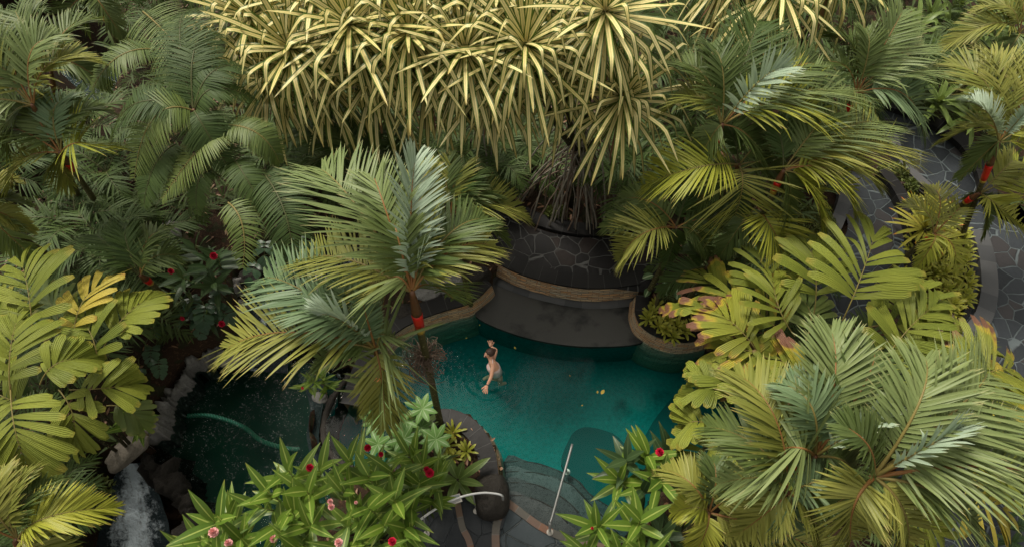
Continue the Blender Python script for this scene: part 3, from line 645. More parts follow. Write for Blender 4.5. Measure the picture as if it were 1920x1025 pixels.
# boulders
def rock(name, p, s, mat, label, cat='boulder', seed=1, rz=0, sub=4, amp=.28, sq=.8, group=None):
    bm = bmesh.new(); bmesh.ops.create_icosphere(bm, subdivisions=sub, radius=1)
    for v in bm.verts:
        d = v.co.normalized(); e = Vector([math.copysign(abs(x)**sq, x) for x in d])
        n = mnoise.noise(d*1.5+Vector((seed, 0, 0)))*amp+mnoise.noise(d*5+Vector((0, seed, 0)))*amp*.25
        v.co = Vector((e.x*s[0], e.y*s[1], e.z*s[2]))*(1+n)
    me = bpy.data.meshes.new(name); bm.to_mesh(me); bm.free(); me.materials.append(mat)
    for f in me.polygons: f.use_smooth = True
    o = bpy.data.objects.new(name, me); C.objects.link(o); o.location = tuple(map(float, p)); o.rotation_euler = (0, 0, rz)
    return tag(o, label, cat, group)
rock('boulder', P(922, 930, .25)+[0, 0, -.05], (.36, .44, .42), MAT['boulder'], 'smooth dark round boulder under the curved handrail at the pool edge', seed=3, amp=.1)
rock('flat_rock', P(241, 842, .2), (.24, .50, .13), MAT['rockpale'], 'pale flat slab rock at the head of the white waterfall', seed=5, rz=R(-38), sq=.8, amp=.22)
rock('boulder', P(800, 545, .3), (.42, .30, .26), MAT['rock'], 'grey boulder directly behind the red banded palm stem', seed=8, rz=.2)
rock('boulder', P(845, 535, .3), (.40, .22, .25), MAT['rock'], 'pale grey boulder touching the left end of the bench wall cap', seed=18, rz=.4)
rock('boulder', P(760, 590, .25), (.35, .24, .22), MAT['rockdark'], 'low black boulder at the left of the pool wall cap', seed=28, rz=.1)
rock('boulder', P(893, 520, .4), (.34, .2, .22), MAT['rockdark'], 'small black boulder wedged beside the bench wall', seed=38, rz=.5)
# pond rim of mortared rock on the left, and the black weir wall
def rocky_wall(name, px, zs, wd, mat, label, cat, seed=0, zb=-1.4, amp=.12, na=9, lump=2.2):
    path = np.array(smooth([P(a, b, z) for (a, b), z in zip(px, zs)], 16)); n = len(path)
    T = nrm(np.gradient(path[:, :2], axis=0)); Nn = np.stack([-T[:, 1], T[:, 0]], 1)
    prof = [(-.5, 0), (-.52, .6), (-.36, .95), (-.18, 1.02), (0, 1.0), (.2, 1.03), (.38, .94), (.53, .55), (.5, 0)]
    V = np.zeros((n, len(prof), 3))
    for k, (o_, h) in enumerate(prof):
        for i_ in range(n):
            ww = wd*(1+.35*mnoise.noise((i_*.06, seed, 1)))
            x, y = path[i_, :2]+Nn[i_]*o_*ww
            d = mnoise.noise((x*lump, y*lump, seed+k*.2))*amp+mnoise.noise((x*lump*3.3, y*lump*3.3, seed+k*.3))*amp*.6
            V[i_, k] = (x+Nn[i_][0]*d*np.sign(o_), y+Nn[i_][1]*d*np.sign(o_), zb+(path[i_, 2]-zb)*h+d)
    K = len(prof); i = np.arange(n-1)[:, None]*K; j = np.arange(K-1)[None]
    q = np.stack([i+j, i+K+j, i+K+j+1, i+j+1], -1); g = Geo(); g.add(V, q, V[..., :2].reshape(-1, 2), .5)
    o = g.build(name, mat); return tag(o, label, cat)
rocky_wall('rock_wall', [(432, 520), (440, 560), (442, 600), (425, 632), (395, 655), (352, 682), (330, 715), (312, 745), (300, 775), (284, 802), (262, 826)], [.1, .05, 0, -.05, -.1, -.15, -.2, -.22, -.2, -.15, 0], .30, MAT['rock'], 'long winding rim of grey rock along the left bank of the dark pond', 'rock wall', 2, amp=.22, lump=4.5)
rocky_wall('rock_weir', [(262, 862), (290, 880), (322, 905), (345, 945), (352, 990), (350, 1160)], [-.3, -.32, -.35, -.38, -.4, -.4], .62, MAT['rockdark'], 'wet black rock weir between the dark pond and the white waterfall', 'weir', 9, -2.6, .22, lump=4)
rocky_wall('pond_lip_wall', [(655, 700), (622, 745), (607, 790), (612, 835), (640, 868), (690, 888)], [.02, .0, -.03, -.03, 0, .05], .22, MAT['boulder'], 'low curved dark stone lip where the pool spills into the pond', 'wall', 12, -1.3, .03)
rocky_wall('rock_bank', [(640, 600), (690, 612), (715, 590), (705, 560), (740, 540)], [.1, .1, .15, .2, .2], .5, MAT['rockdark'], 'dark rocky bank between the stream and the left pool wall', 'rock bank', 15, -1.0, .2)
for k, (a, b, s, m, lb) in enumerate([(470, 520, .3, 'rockdark', 'black boulder at the top of the stream beside the monstera leaves'), (545, 610, .3, 'rockdark', 'black boulder in the stream under the silver green palm'),
        (600, 540, .35, 'rock', 'grey boulder in the stream behind the two silver green palms'), (430, 672, .28, 'rock', 'grey boulder at the inner corner where stream meets pond'), (690, 470, .35, 'rockdark', 'black boulder beside the upper rapids'),
        (318, 440, .35, 'rock', 'brownish boulder half hidden in the dark planting'), (600, 745, .16, 'rock', 'small pale stone standing on the pond lip'), (1690, 360, .34, 'drum', 'dark reddish boulder at the head of the sunken path')]):
    rock('boulder', P(a, b, 0.0 if k not in (5, 7) else .4), (s, s*.75, s*.6), MAT[m], lb, seed=50+k*7, rz=k)
g = Geo(); rp = np.array(smooth(Pz((352, 779, -.66), (390, 778, -.64), (430, 788, -.64), (462, 803, -.65), (490, 825, -.68), (530, 838, -.75), (560, 842, -.85)), 14))
for ph in (0, 2.09, 4.19):
    k = np.arange(len(rp)); tt = nrm(np.gradient(rp, axis=0)); sd = np.stack([-tt[:, 1], tt[:, 0], 0*k], 1)
    tube(g, rp+sd*(np.cos(k*1.1+ph)*.03)[:, None]+np.array([0, 0, 1])*(np.sin(k*1.1+ph)*.03)[:, None], .026, 5)
tag(g.build('rope', plain('green_rope', (.06, .30, .20), .6, .3)), 'twisted green rope curving just under the surface of the dark pond', 'rope')

# ---------------- handrails and notice ----------------
def disc(g, c, r, h, mat=0, n=20):
    tube(g, [np.array(c), np.array(c)+[0, 0, h]], [r, r*.92], n, mat)
t = thing('handrail', 'curved bright handrail passing over the dark boulder beside the notice', 'handrail', P(893, 955, .12))
g = Geo(); tube(g, smooth([P(762, 996, .95), P(798, 966, 1.0), P(835, 943, 1.03), P(870, 929, 1.05), P(905, 923, 1.05), P(932, 925, 1.05), P(942, 929, 1.02), P(943, 936, .85)], 6), .024, 10); g.build('rail', MAT['steel'], t)
for (a, b), (e, f) in (((893, 957), (887, 926)), ((800, 1000), (794, 969))):
    g = Geo(); b0 = P(a, b, .12); tp = P(e, f, 1.04); tube(g, [b0, tp], .014, 8); po = g.build('post', MAT['steeldark'], t)
    g = Geo(); disc(g, b0, .062, .03); tube(g, [b0+[0, 0, .02], b0+[0, 0, .10]], [.034, .03], 14); g.build('flange', MAT['white'], po)
t = thing('handrail', 'long straight handrail slanting down the steps into the pool', 'handrail', P(1030, 996, .05))
f0 = P(1031, 997, .04); f1 = P(1063, 884, -.30)
g = Geo(); top0 = P(1034, 972, .88); top1 = P(1073, 832, .55)
tube(g, smooth([f0, P(1031, 985, .45), P(1032, 976, .82), top0, (top0*.5+top1*.5), top1], 6), .024, 10); g.build('rail', MAT['steeldark'], t)
g = Geo(); tube(g, [f0, P(1031, 978, .75)], .027, 10); sv = g.build('sleeve', MAT['steel'], t)
g = Geo(); m1 = top0*.32+top1*.68; tube(g, [f1, m1], .016, 8); po = g.build('post', MAT['steeldark'], t)
for f_, pr_ in ((f0, sv), (f1, po)):
    g = Geo(); disc(g, f_, .068, .03); tube(g, [f_+[0, 0, .02], f_+[0, 0, .10]], [.04, .034], 14); g.build('flange', MAT['white'], pr_)
nt_ = thing('notice_board', 'small white notice panel fixed beneath the curved handrail', 'sign', P(850, 936, .95))
a, b, c2, d = P(834, 932, .93), P(862, 924, .93), P(867, 939, .90), P(838, 949, .90)
nz_ = nrm(np.cross(b-a, d-a)); nz_ = nz_*np.sign(nz_[2])
def plate(name, q4, th, mat, par, off=0.0):
    bm = bmesh.new(); org = parent_world(par); vs = [bm.verts.new(Vector(p+nz_*off-org)) for p in q4]+[bm.verts.new(Vector(p+nz_*(off-th)-org)) for p in q4]
    for fc in ((0, 1, 2, 3), (7, 6, 5, 4), (0, 4, 5, 1), (1, 5, 6, 2), (2, 6, 7, 3), (3, 7, 4, 0)): bm.faces.new([vs[i] for i in fc])
    bmesh.ops.recalc_face_normals(bm, faces=bm.faces[:])
    me = bpy.data.meshes.new(name); bm.to_mesh(me); bm.free(); me.materials.append(mat); o = bpy.data.objects.new(name, me); C.objects.link(o); o.parent = par; return o
def sub4(u0, u1, v0, v1):
    f = lambda u, v: (a*(1-u)+b*u)*(1-v)+(d*(1-u)+c2*u)*v
    return [f(u0, v0), f(u1, v0), f(u1, v1), f(u0, v1)]
pn_ = plate('panel', [a, b, c2, d], .012, MAT['white'], nt_)
lt = plain('notice_print_grey', (.30, .31, .33), .6, .3)
plate('print_block', sub4(.06, .94, .10, .38), .002, plain('notice_print_blue', (.34, .38, .42), .6), pn_, .003)
for v_ in (.58, .68, .78, .88): plate('text_line', sub4(.08, .9 if v_ < .8 else .6, v_, v_+.045), .002, lt, pn_, .003)
# ---------------- palms ----------------
RZ = {'cane': 'rachis', 'sage': 'rachis', 'olive': 'rachis', 'lime': 'rachis', 'teal': 'rachis', 'silver': 'rachis', 'dark': 'rachisdark', 'mid': 'rachis'}
def pz(t): return P(t[0], t[1], t[2])
def palm(label, crown, fronds, base=None, shaft=0.75, name='lipstick_palm', cat='palm', Lr=.42, W=.0185, pairs=56, group=None, trunk_r=.055, red=True, droop=.3, vee=.28, th=.017, trunk='trunk', prof='leaflet', rmat=None, S=5, petiole=.12, lean=.12, shaftmat=None):
    if name == 'cane_palm':
        hz = lambda q: (q[0], q[1], crown[2]-(crown[2]-q[2])*.5)
        fronds = [(f[0], f[1], f[2]*.45, f[3], f[4], {k_: (hz(v_) if k_ in 'am' else v_) for k_, v_ in f[5].items()}) for f in fronds]
    c = pz(crown)
    b = pz(base) if base else np.array([c[0]*(1-lean*.3)+rng.normal(0, .1), c[1]-.0+rng.normal(0, .15), .3])
    t = thing(name, label, cat, (b[0], b[1], b[2]), group)
    path = np.array(bez(b, (b+c)/2+np.array([rng.normal(0, .05), rng.normal(0, .05), 0]), c, 14))
    d = np.linalg.norm(c-b); fs = 1-shaft/d
    tt = np.linspace(0, 1, 14)
    at = lambda u: np.stack([np.interp(u, tt, path[:, i]) for i in range(3)], -1)
    g = Geo(); u = np.linspace(0, fs, 12); tube(g, at(u), np.linspace(trunk_r*1.15, trunk_r*.9, 12), 8); g.build('trunk', MAT[trunk], t)
    if shaft > 0.05:
        if red:
            g = Geo(); tube(g, at(np.array([fs-.02, fs+.004])), trunk_r*1.12, 10); g.build('ring_scar', MAT['ringy'], t)
            u1 = fs+(1-fs)*.42
            g = Geo(); tube(g, at(np.linspace(fs, u1, 5)), np.linspace(trunk_r*1.15, trunk_r*1.3, 5), 10); g.build('crownshaft', MAT['crown_red'], t)
            g = Geo(); tube(g, at(np.linspace(u1, 1, 6)), np.linspace(trunk_r*1.28, trunk_r*.55, 6), 10); g.build('leaf_sheath', MAT['crown_rust'], t)
        else:
            g = Geo(); tube(g, at(np.linspace(fs, 1, 6)), np.linspace(trunk_r*1.2, trunk_r*.5, 6), 9); g.build('crownshaft', MAT[shaftmat or 'crown_rust'], t)
    for f in fronds:
        f = dict(zip(('tx', 'ty', 'dz', 'rise', 'mat', 'o'), f)) if not isinstance(f, dict) else f
        o = dict(f.get('o') or {}); mt = f.get('mat', 'sage')
        tip = P(f['tx'], f['ty'], crown[2]+f['dz'])
        a = pz(o.pop('a')) if 'a' in o else c+nrm(tip-c)*.03
        m = pz(o.pop('m')) if 'm' in o else (a+tip)/2+np.array([0, 0, f.get('rise', .3)])
        kw = dict(Lr=Lr, W=W, pairs=pairs, droop=droop, vee=vee, thick=th, prof=prof, S=S, t0=petiole); kw.update(o)
        r = rmat or RZ.get(mt, 'rachis')
        if red and rng.random() < .5 and mt not in ('dark',): r = 'rachisred'
        kw.setdefault('roll', rng.normal(0, .15))
        frond(a, m, tip, [MAT[mt], MAT[r]], t, **kw)
    return t
curl = dict(Lr=.34, vee=1.0, pairs=30, W=.022, droop=.3, ang=(40, 12))
# two silver green palms in the middle
main = palm('tall silver green palm with a scarlet stem band rising over the teal pool', (772, 545, 6.0), [
    (603, 318, .35, .45, 'sage', dict(Lr=.44, pairs=56)), (778, 300, 1.1, .25, 'silver', dict(Lr=.36, pairs=54, vee=.7, roll=-.5)), (800, 318, .8, .2, 'olive', dict(Lr=.34, pairs=50, roll=.5)),
    (700, 330, .7, .4, 'sage', dict(Lr=.40, pairs=50, roll=.2)), (925, 462, -.3, .45, 'olive', dict(Lr=.42)), (905, 410, .1, .4, 'mid', dict(Lr=.42)), (822, 425, .5, .2, 'silver', dict(curl, Lr=.5)),
    (560, 490, -.7, .45, 'olive', dict(Lr=.36)), (610, 560, -1.2, .35, 'olive', dict(Lr=.34)), (718, 575, -.75, .35, 'sage', dict(Lr=.75, W=.024, pairs=24, m=(738, 520, 6.15), ang=(70, 40), baseL=.6, tipL=.9)),
    (850, 560, -1.6, .3, 'mid', dict(Lr=.5)), (740, 420, .4, .5, 'mid', dict(Lr=.42))], base=(826, 795, .3), shaft=1.15, trunk_r=.062, th=.022)
palm('lower silver green palm left of the red banded stem, its crown over the stream', (704, 652, 5.0), [
    (500, 520, .2, .5, 'teal', dict(Lr=.40, pairs=56)), (428, 652, -.5, .55, 'olive', dict(Lr=.40, pairs=56, W=.021)), (640, 535, .7, .35, 'teal', dict(Lr=.42)), (560, 590, .3, .6, 'teal', dict(Lr=.40, pairs=54)), (596, 590, .8, .35, 'silver', dict(curl, Lr=.42)),
    (722, 800, -1.3, .35, 'olive', dict(Lr=.45, pairs=54, m=(716, 712, 4.7))), (690, 735, -1.0, .3, 'sage', dict(Lr=.85, pairs=26, W=.024, m=(722, 655, 5.0), ang=(70, 45), tipL=.8)),
    (742, 640, -.2, .35, 'sage', dict(Lr=.6, W=.02, pairs=24, ang=(80, 30))), (590, 700, -.8, .5, 'mid', dict(Lr=.40)), (680, 560, .9, .2, 'teal', dict(Lr=.34))], base=(762, 812, .3), shaft=.8, trunk_r=.05, th=.02)
# the orange topped stub of a stem in the round planter
b_, c_ = P(757, 806, .3), P(716, 728, 2.7)
t = thing('palm_stem', 'short bare palm stem with an orange tip standing left of the taller banded stem', 'palm stem', b_)
g = Geo(); tube(g, bez(b_, (b_+c_)/2+[.03, 0, 0], c_, 10), np.linspace(.06, .05, 10), 8); g.build('trunk', MAT['trunk'], t)
g = Geo(); tube(g, [c_, c_+(c_-b_)*.02], .062, 10); g.build('ring_scar', MAT['ringy'], t)
g = Geo(); tube(g, [c_+(c_-b_)*.02, c_+(c_-b_)*.15], [.055, .062], 10); g.build('crownshaft', plain('sheath_orange', (.6, .09, .02), .5, .3), t)
# hanging tangle of old flower stalks on the main palm
g = Geo(); ctr = P(797, 668, 3.7)
for k in range(120):
    a = ctr+rng.normal(0, .05, 3); an = rng.uniform(0, 6.28); rad = rng.uniform(.08, .36); dz = rng.uniform(-.75, .3)
    m = ctr+np.array([math.cos(an)*rad, math.sin(an)*rad, dz*.4+.1]); e = ctr+np.array([math.cos(an+.9)*rad*.8, math.sin(an+.9)*rad*.8, dz-.15])
    tube(g, bez(a, m, e, 8)+rng.normal(0, .012, (8, 3)), np.linspace(.009, .004, 8), 4, cap=False)
tg = g.build('flower_stalks', MAT['root'], main)

# right of centre: the palm grove over the patio end
palm('full green palm with one pale young frond, right of the striped pandanus', (1355, 232, 5.2), [
    (1470, 130, .9, .35, 'silver', dict(Lr=.42, vee=.8, roll=-.5, W=.024, pairs=30)), (1240, 215, -.5, .55, 'olive', dict(Lr=.42)), (1262, 125, .3, .45, 'mid', {}), (1330, 90, .7, .4, 'mid', {}), (1420, 40, .6, .4, 'dark', {}),
    (1562, 262, -.7, .75, 'lime', dict(Lr=.40, pairs=56)), (1600, 190, -.1, .5, 'sage', dict(pairs=54)), (1530, 120, .3, .4, 'mid', {}), (1300, 320, -1.0, .3, 'mid', {}), (1440, 330, -1.1, .3, 'mid', {})], shaft=.6)
palm('upright bluish green palm nearest the upper garden path, top right of centre', (1608, 172, 4.6), [
    (1692, 22, .9, .3, 'sage', dict(pairs=56, Lr=.42)), (1735, 85, .3, .35, 'sage', dict(pairs=54)), (1772, 150, -.3, .4, 'sage', {}), (1560, 70, .4, .4, 'mid', {}), (1730, 250, -1.0, .5, 'teal', {}), (1500, 140, -.2, .5, 'mid', {}), (1640, 250, -1.0, .3, 'teal', {}), (1622, 60, .8, .3, 'mid', {})], shaft=.5)
palm('low fan shaped yellow green palm hanging over the patio end', (1386, 308, 4.3), [
    (1210, 345, -.7, .55, 'lime', dict(m=(1308, 314, 4.6), Lr=.40)), (1376, 410, -1.0, .25, 'olive', dict(Lr=.8, pairs=26, ang=(75, 40), tipL=.8, m=(1392, 350, 4.3))), (1470, 365, -.8, .4, 'mid', {}), (1300, 390, -1.0, .3, 'mid', {}), (1340, 230, .3, .3, 'dark', {}), (1450, 260, .2, .3, 'mid', {})], shaft=.5)
palm('wide yellow green palm spreading right above the sunken path', (1470, 318, 4.7), [
    (1688, 296, -.9, .6, 'olive', dict(pairs=58, Lr=.38)), (1655, 235, -.4, .5, 'sage', dict(pairs=56, Lr=.38)), (1600, 395, -1.1, .55, 'lime', dict(pairs=56, Lr=.40)), (1540, 430, -1.3, .4, 'lime', dict(Lr=.45)), (1560, 215, .3, .4, 'mid', {}), (1470, 430, -1.3, .3, 'mid', {}), (1430, 230, .2, .3, 'dark', {}), (1640, 345, -.9, .5, 'olive', dict(Lr=.36))], shaft=.5)
palm('small drooping palm right under the yellow green fan, above the scorched broad leaves', (1420, 388, 3.4), [
    (1476, 488, -1.0, .3, 'lime', dict(m=(1452, 436, 3.5), Lr=.45)), (1350, 480, -.9, .4, 'mid', {}), (1500, 450, -.9, .3, 'mid', {}), (1320, 400, -.5, .3, 'dark', {})], shaft=.4)
palm('dusky palm whose fronds overhang the right end of the flagstone patio', (1268, 425, 3.1), [
    (1160, 488, -.9, .35, 'olive', dict(m=(1203, 440, 3.3), Lr=.42)), (1136, 425, -.5, .35, 'mid', {}), (1170, 372, .1, .3, 'mid', {}), (1330, 488, -.9, .35, 'mid', {}), (1250, 500, -1.1, .3, 'dark', {}), (1360, 430, -.5, .3, 'mid', {}), (1290, 350, .1, .3, 'dark', {})], shaft=.4)
palm('deep green palm low between the dusky palm and the scorched broad leaves', (1325, 500, 2.2), [
    (1240, 545, -.7, .3, 'dark', {}), (1400, 545, -.7, .3, 'dark', {}), (1320, 580, -.9, .3, 'dark', {}), (1280, 470, .1, .2, 'dark', {}), (1390, 470, .1, .2, 'dark', {})], shaft=.3, red=False)
# behind the main palm
palm('shadowed palm in the middle, between the hanging pandanus leaves and the patio', (845, 402, 3.9), [
    (985, 408, -.7, .45, 'olive', dict(Lr=.42)), (905, 352, .1, .35, 'mid', {}), (940, 370, -.2, .4, 'mid', {}), (905, 330, .2, .4, 'dark', {}), (950, 450, -1.0, .3, 'mid', {}), (830, 300, .5, .3, 'mid', {}), (760, 380, 0, .3, 'dark', {}), (865, 310, .4, .3, 'olive', dict(Lr=.5))], shaft=.5)
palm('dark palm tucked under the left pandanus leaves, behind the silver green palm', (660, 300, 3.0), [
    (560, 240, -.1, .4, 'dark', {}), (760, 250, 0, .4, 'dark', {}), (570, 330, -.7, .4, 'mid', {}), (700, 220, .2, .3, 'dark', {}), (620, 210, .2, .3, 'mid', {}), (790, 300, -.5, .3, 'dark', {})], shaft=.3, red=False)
# far right
palm('bright palm with two pale young fronds and an orange stem at the right edge', (1874, 266, 4.2), [
    (1806, 190, .5, .35, 'silver', dict(m=(1852, 212, 4.8), Lr=.30, vee=.7)), (1925, 205, .6, .3, 'silver', dict(Lr=.3, vee=.8)), (1785, 120, .5, .4, 'olive', {}), (1762, 268, -.7, .5, 'olive', {}), (1960, 250, -.4, .4, 'lime', {}), (1850, 100, .6, .4, 'olive', {}), (1800, 335, -1.0, .4, 'mid', {}), (1940, 340, -1.1, .4, 'lime', {}), (1925, 130, .5, .4, 'olive', {})], base=(1800, 455, .4), shaft=1.3)
palm('lower bright palm at the right edge with one frond laid across the flagstones', (1838, 362, 2.6), [
    (1922, 436, -.9, .35, 'lime', dict(m=(1878, 392, 2.6), Lr=.4)), (1950, 350, -.4, .4, 'lime', {}), (1800, 400, -.9, .25, 'mid', {}), (1900, 300, .2, .3, 'olive', {}), (1842, 440, -1.1, .2, 'mid', {})], shaft=.4)
palm('olive palm in the top right corner', (1912, 62, 3.4), [
    (1776, 85, -.5, .45, 'olive', {}), (1830, 20, .1, .4, 'olive', {}), (1850, 150, -.8, .4, 'mid', {}), (1960, 20, .2, .4, 'olive', {}), (1940, 150, -.6, .3, 'mid', {}), (1890, -20, .3, .3, 'olive', {})], shaft=.4)
palm('narrow palm standing behind the gold tipped rosette in the bed', (1752, 438, 2.0), [
    (1692, 385, .1, .3, 'olive', dict(pairs=26)), (1800, 390, .1, .3, 'olive', dict(pairs=26)), (1720, 500, -.5, .3, 'lime', dict(pairs=26)), (1790, 510, -.6, .3, 'lime', dict(pairs=26)), (1745, 350, .2, .3, 'olive', dict(pairs=26))], shaft=.2, name='young_palm')
# bottom right, the largest
big = dict(W=.020)
palm('largest silver green palm filling the lower right, with a rust red crown', (1640, 892, 6.1), [
    (1935, 892, -.2, .45, 'sage', dict(Lr=.42, pairs=66)), (1735, 672, .5, .4, 'sage', dict(Lr=.44, pairs=56)), (1800, 800, .4, .45, 'silver', dict(curl, Lr=.3, pairs=34)), (1850, 700, .0, .5, 'sage', dict(pairs=60)), (1595, 1010, -.8, .4, 'olive', dict(Lr=.45, m=(1602, 945, 6.1), ang=(70, 35))),
    (1700, 1040, -1.0, .3, 'olive', dict(Lr=.42)), (1830, 990, -.8, .4, 'sage', {}), (1585, 800, .8, .2, 'mid', {}), (1540, 960, -.8, .3, 'mid', {}), (1885, 780, -.3, .5, 'sage', dict(pairs=60))], shaft=.8, th=.026, **big)
palm('silver green palm left of the largest one, with an upright wide frond', (1530, 853, 5.7), [
    (1560, 625, .7, .3, 'sage', dict(Lr=.46, pairs=60)), (1662, 772, .6, .4, 'silver', dict(curl, Lr=.34, pairs=36)), (1445, 848, -.6, .5, 'sage', dict(Lr=.65, pairs=26, m=(1492, 838, 6.0), W=.024, ang=(75, 35))), (1640, 660, .3, .4, 'mid', {}), (1470, 720, .4, .4, 'teal', {}), (1600, 900, -.8, .3, 'mid', {})], shaft=.6, th=.022, **big)
palm('blue green palm at the lower left of the largest palm', (1478, 922, 5.3), [
    (1385, 702, .3, .5, 'olive', dict(Lr=.42, pairs=62)), (1352, 905, -.5, .5, 'sage', dict(Lr=.5, pairs=34)), (1542, 905, -.1, .3, 'teal', dict(Lr=.7, pairs=24, ang=(75, 35))), (1455, 1010, -1.0, .3, 'teal', dict(Lr=.5)), (1330, 800, -.2, .5, 'mid', {}), (1385, 1000, -.9, .4, 'olive', {}), (1530, 1020, -1.0, .3, 'olive', {})], shaft=.6, **big)
palm('yellow olive palm low at the bottom, right of the red flowered ginger', (1330, 960, 3.4), [
    (1245, 880, .0, .4, 'olive', {}), (1262, 960, -.5, .4, 'lime', {}), (1300, 1040, -.8, .3, 'lime', {}), (1400, 900, .2, .3, 'olive', {}), (1400, 1020, -.8, .3, 'olive', {}), (1335, 860, .3, .3, 'mid', {}), (1560, 1045, -.5, .3, 'olive', {})], shaft=.3)
# left edge
palm('grey green palm at the left edge with scarlet stems below it', (60, 196, 5.6), [
    (110, 75, .6, .4, 'sage', {}), (175, 115, .1, .4, 'olive', dict(Lr=.45)), (-60, 110, .3, .4, 'olive', {}), (-40, 60, .6, .4, 'sage', {}), (10, 60, .6, .3, 'mid', {}), (95, 215, -.7, .2, 'olive', dict(Lr=.7, pairs=24)), (-70, 250, -.6, .4, 'sage', {}), (20, 290, -1.2, .3, 'mid', {})], base=(150, 375, 1.5), shaft=1.2)
palm('palm with a fan of yellow green leaflets under the left edge crown', (112, 285, 4.8), [
    (190, 285, -.6, .4, 'lime', dict(Lr=.6, pairs=28, ang=(72, 30), m=(150, 268, 5.0))), (135, 345, -1.0, .2, 'olive', dict(Lr=.6)), (20, 350, -.8, .3, 'olive', {}), (10, 260, -.1, .4, 'mid', {}), (140, 190, .3, .4, 'teal', {}), (200, 210, .1, .4, 'mid', {}), (60, 190, .4, .3, 'mid', {})], base=(175, 372, 2.2), shaft=1.1)
palm('palm in the top left corner with rust red stems', (175, -10, 5.0), [
    (60, 40, -.4, .4, 'sage', {}), (120, 90, -.7, .3, 'mid', {}), (230, 70, -.6, .3, 'mid', {}), (20, -30, .2, .4, 'mid', {}), (260, 0, -.2, .3, 'dark', {}), (170, 60, -.9, .2, 'dark', {})], base=(232, 120, 1.2), shaft=1.6)
palm('second scarlet banded palm behind the left edge crown', (95, 130, 5.0), [
    (180, 40, .2, .3, 'mid', {}), (20, 140, -.4, .3, 'mid', {}), (200, 160, -.4, .4, 'mid', {}), (30, 20, .3, .3, 'mid', {})], base=(118, 362, 1.6), shaft=1.3)
palm('tawny frond palm at the left edge beside the river gap', (-25, 400, 3.6), [
    (60, 430, -.6, .3, 'olive', {}), (30, 340, .2, .3, 'olive', {}), (70, 490, -1.2, .3, 'mid', {}), (55, 385, -.2, .3, 'mid', {})], shaft=.3)
palm('olive feather palm in the bottom left corner', (30, 1010, 3.6), [
    (208, 952, -.5, .45, 'lime', dict(Lr=.42, pairs=54)), (5, 880, .3, .4, 'olive', {}), (65, 880, .1, .4, 'olive', {}), (150, 1050, -.8, .3, 'olive', {}), (-60, 960, 0, .4, 'mid', {}), (110, 900, -.2, .4, 'mid', {})], shaft=.4, base=(70, 1110, .3))
palm('small bright fan palm between the dark planting and the left broad leaves', (262, 515, 2.8), [
    (330, 478, -.1, .25, 'mid', dict(Lr=.6, pairs=22, ang=(75, 30))), (200, 500, -.2, .3, 'dark', {}), (180, 440, .2, .3, 'dark', {}), (240, 420, .3, .3, 'dark', {}), (310, 430, .1, .3, 'mid', {})], shaft=.4, base=(330, 600, .3))
# dark arching cane palm on the left
cane = dict(Lr=.30, W=.0125, pairs=72, droop=.6, vee=.05, ang=(74, 55), baseL=.9, tipL=.28, t0=.03, jitter=.025, fold=.2)
palm('dark glossy cane palm with long arching fronds, left of the striped pandanus', (362, 205, 5.6), [
    (252, 335, -1.6, 0, 'cane', dict(cane, m=(288, 222, 5.9))), (305, 372, -1.8, 0, 'cane', dict(cane, a=(415, 245, 5.0), m=(368, 285, 5.0))), (524, 305, -1.6, 0, 'cane', dict(cane, a=(415, 235, 5.1), m=(482, 250, 5.2))),
    (376, 148, -.3, 0, 'cane', dict(cane, a=(268, 22, 5.0), m=(325, 78, 5.6))), (172, 170, -.8, 0, 'cane', dict(cane, a=(300, 95, 5.2), m=(225, 105, 5.7))),
    (430, 195, -.5, 0, 'cane', dict(cane, m=(385, 150, 5.9))), (270, 385, -2.2, 0, 'dark', dict(cane, a=(330, 270, 4.4), m=(290, 310, 4.6))), (455, 500, -2.6, 0, 'cane', dict(cane, a=(428, 380, 4.2), m=(455, 425, 4.1), pairs=34)),
    (548, 485, -2.6, 0, 'dark', dict(cane, a=(490, 320, 4.2), m=(533, 395, 4.3))), (430, 320, -1.6, .3, 'dark', dict(cane, Lr=.45)), (480, 190, -.8, .4, 'dark', cane), (470, 130, -.4, .4, 'dark', cane), (350, 20, .2, .4, 'dark', cane), (400, 60, .1, .4, 'dark', cane),
    (210, 260, -1.2, .5, 'dark', cane), (370, 400, -2.5, .3, 'dark', dict(cane, a=(400, 320, 4.0))), (500, 400, -2.2, .3, 'dark', dict(cane, a=(440, 300, 4.2)))],
    name='cane_palm', shaft=.3, red=False, th=.016)

# ---------------- broad leaved palms ----------------
BR = dict(Lr=.66, W=.070, pairs=11, droop=.6, vee=.18, ang=(70, 16), prof='blunt', S=7, fold=.12, tipL=.85, baseL=.62, jitter=.04, t0=.22, thick=.013)
def broad_palm(label, crown, fronds, base=None, group=None):
    c = pz(crown); b = pz(base) if base else np.array([c[0], c[1], .3])
    t = thing('broad_leaf_palm', label, 'palm', b, group)
    for k in range(3):
        off = rng.normal(0, .12, 3)*[1, 1, 0]
        g = Geo(); tube(g, bez(b+off, (b+c)/2+off*1.5, c+off*.5-[0, 0, .5], 8), np.linspace(.035, .022, 8), 7); g.build('trunk', MAT['trunkdark'], t)
    for f in fronds:
        a, m, e, mt = f[:4]; o = dict(BR, Lr=.85 if mt == 'broadburn' else BR['Lr']); o.update(f[4] if len(f) > 4 else {})
        o.setdefault('roll', rng.normal(0, .12)); a, m, e = pz(a), pz(m), pz(e)
        frond(a, m, e, [MAT[mt], MAT['rachis']], t, **o)
    return t
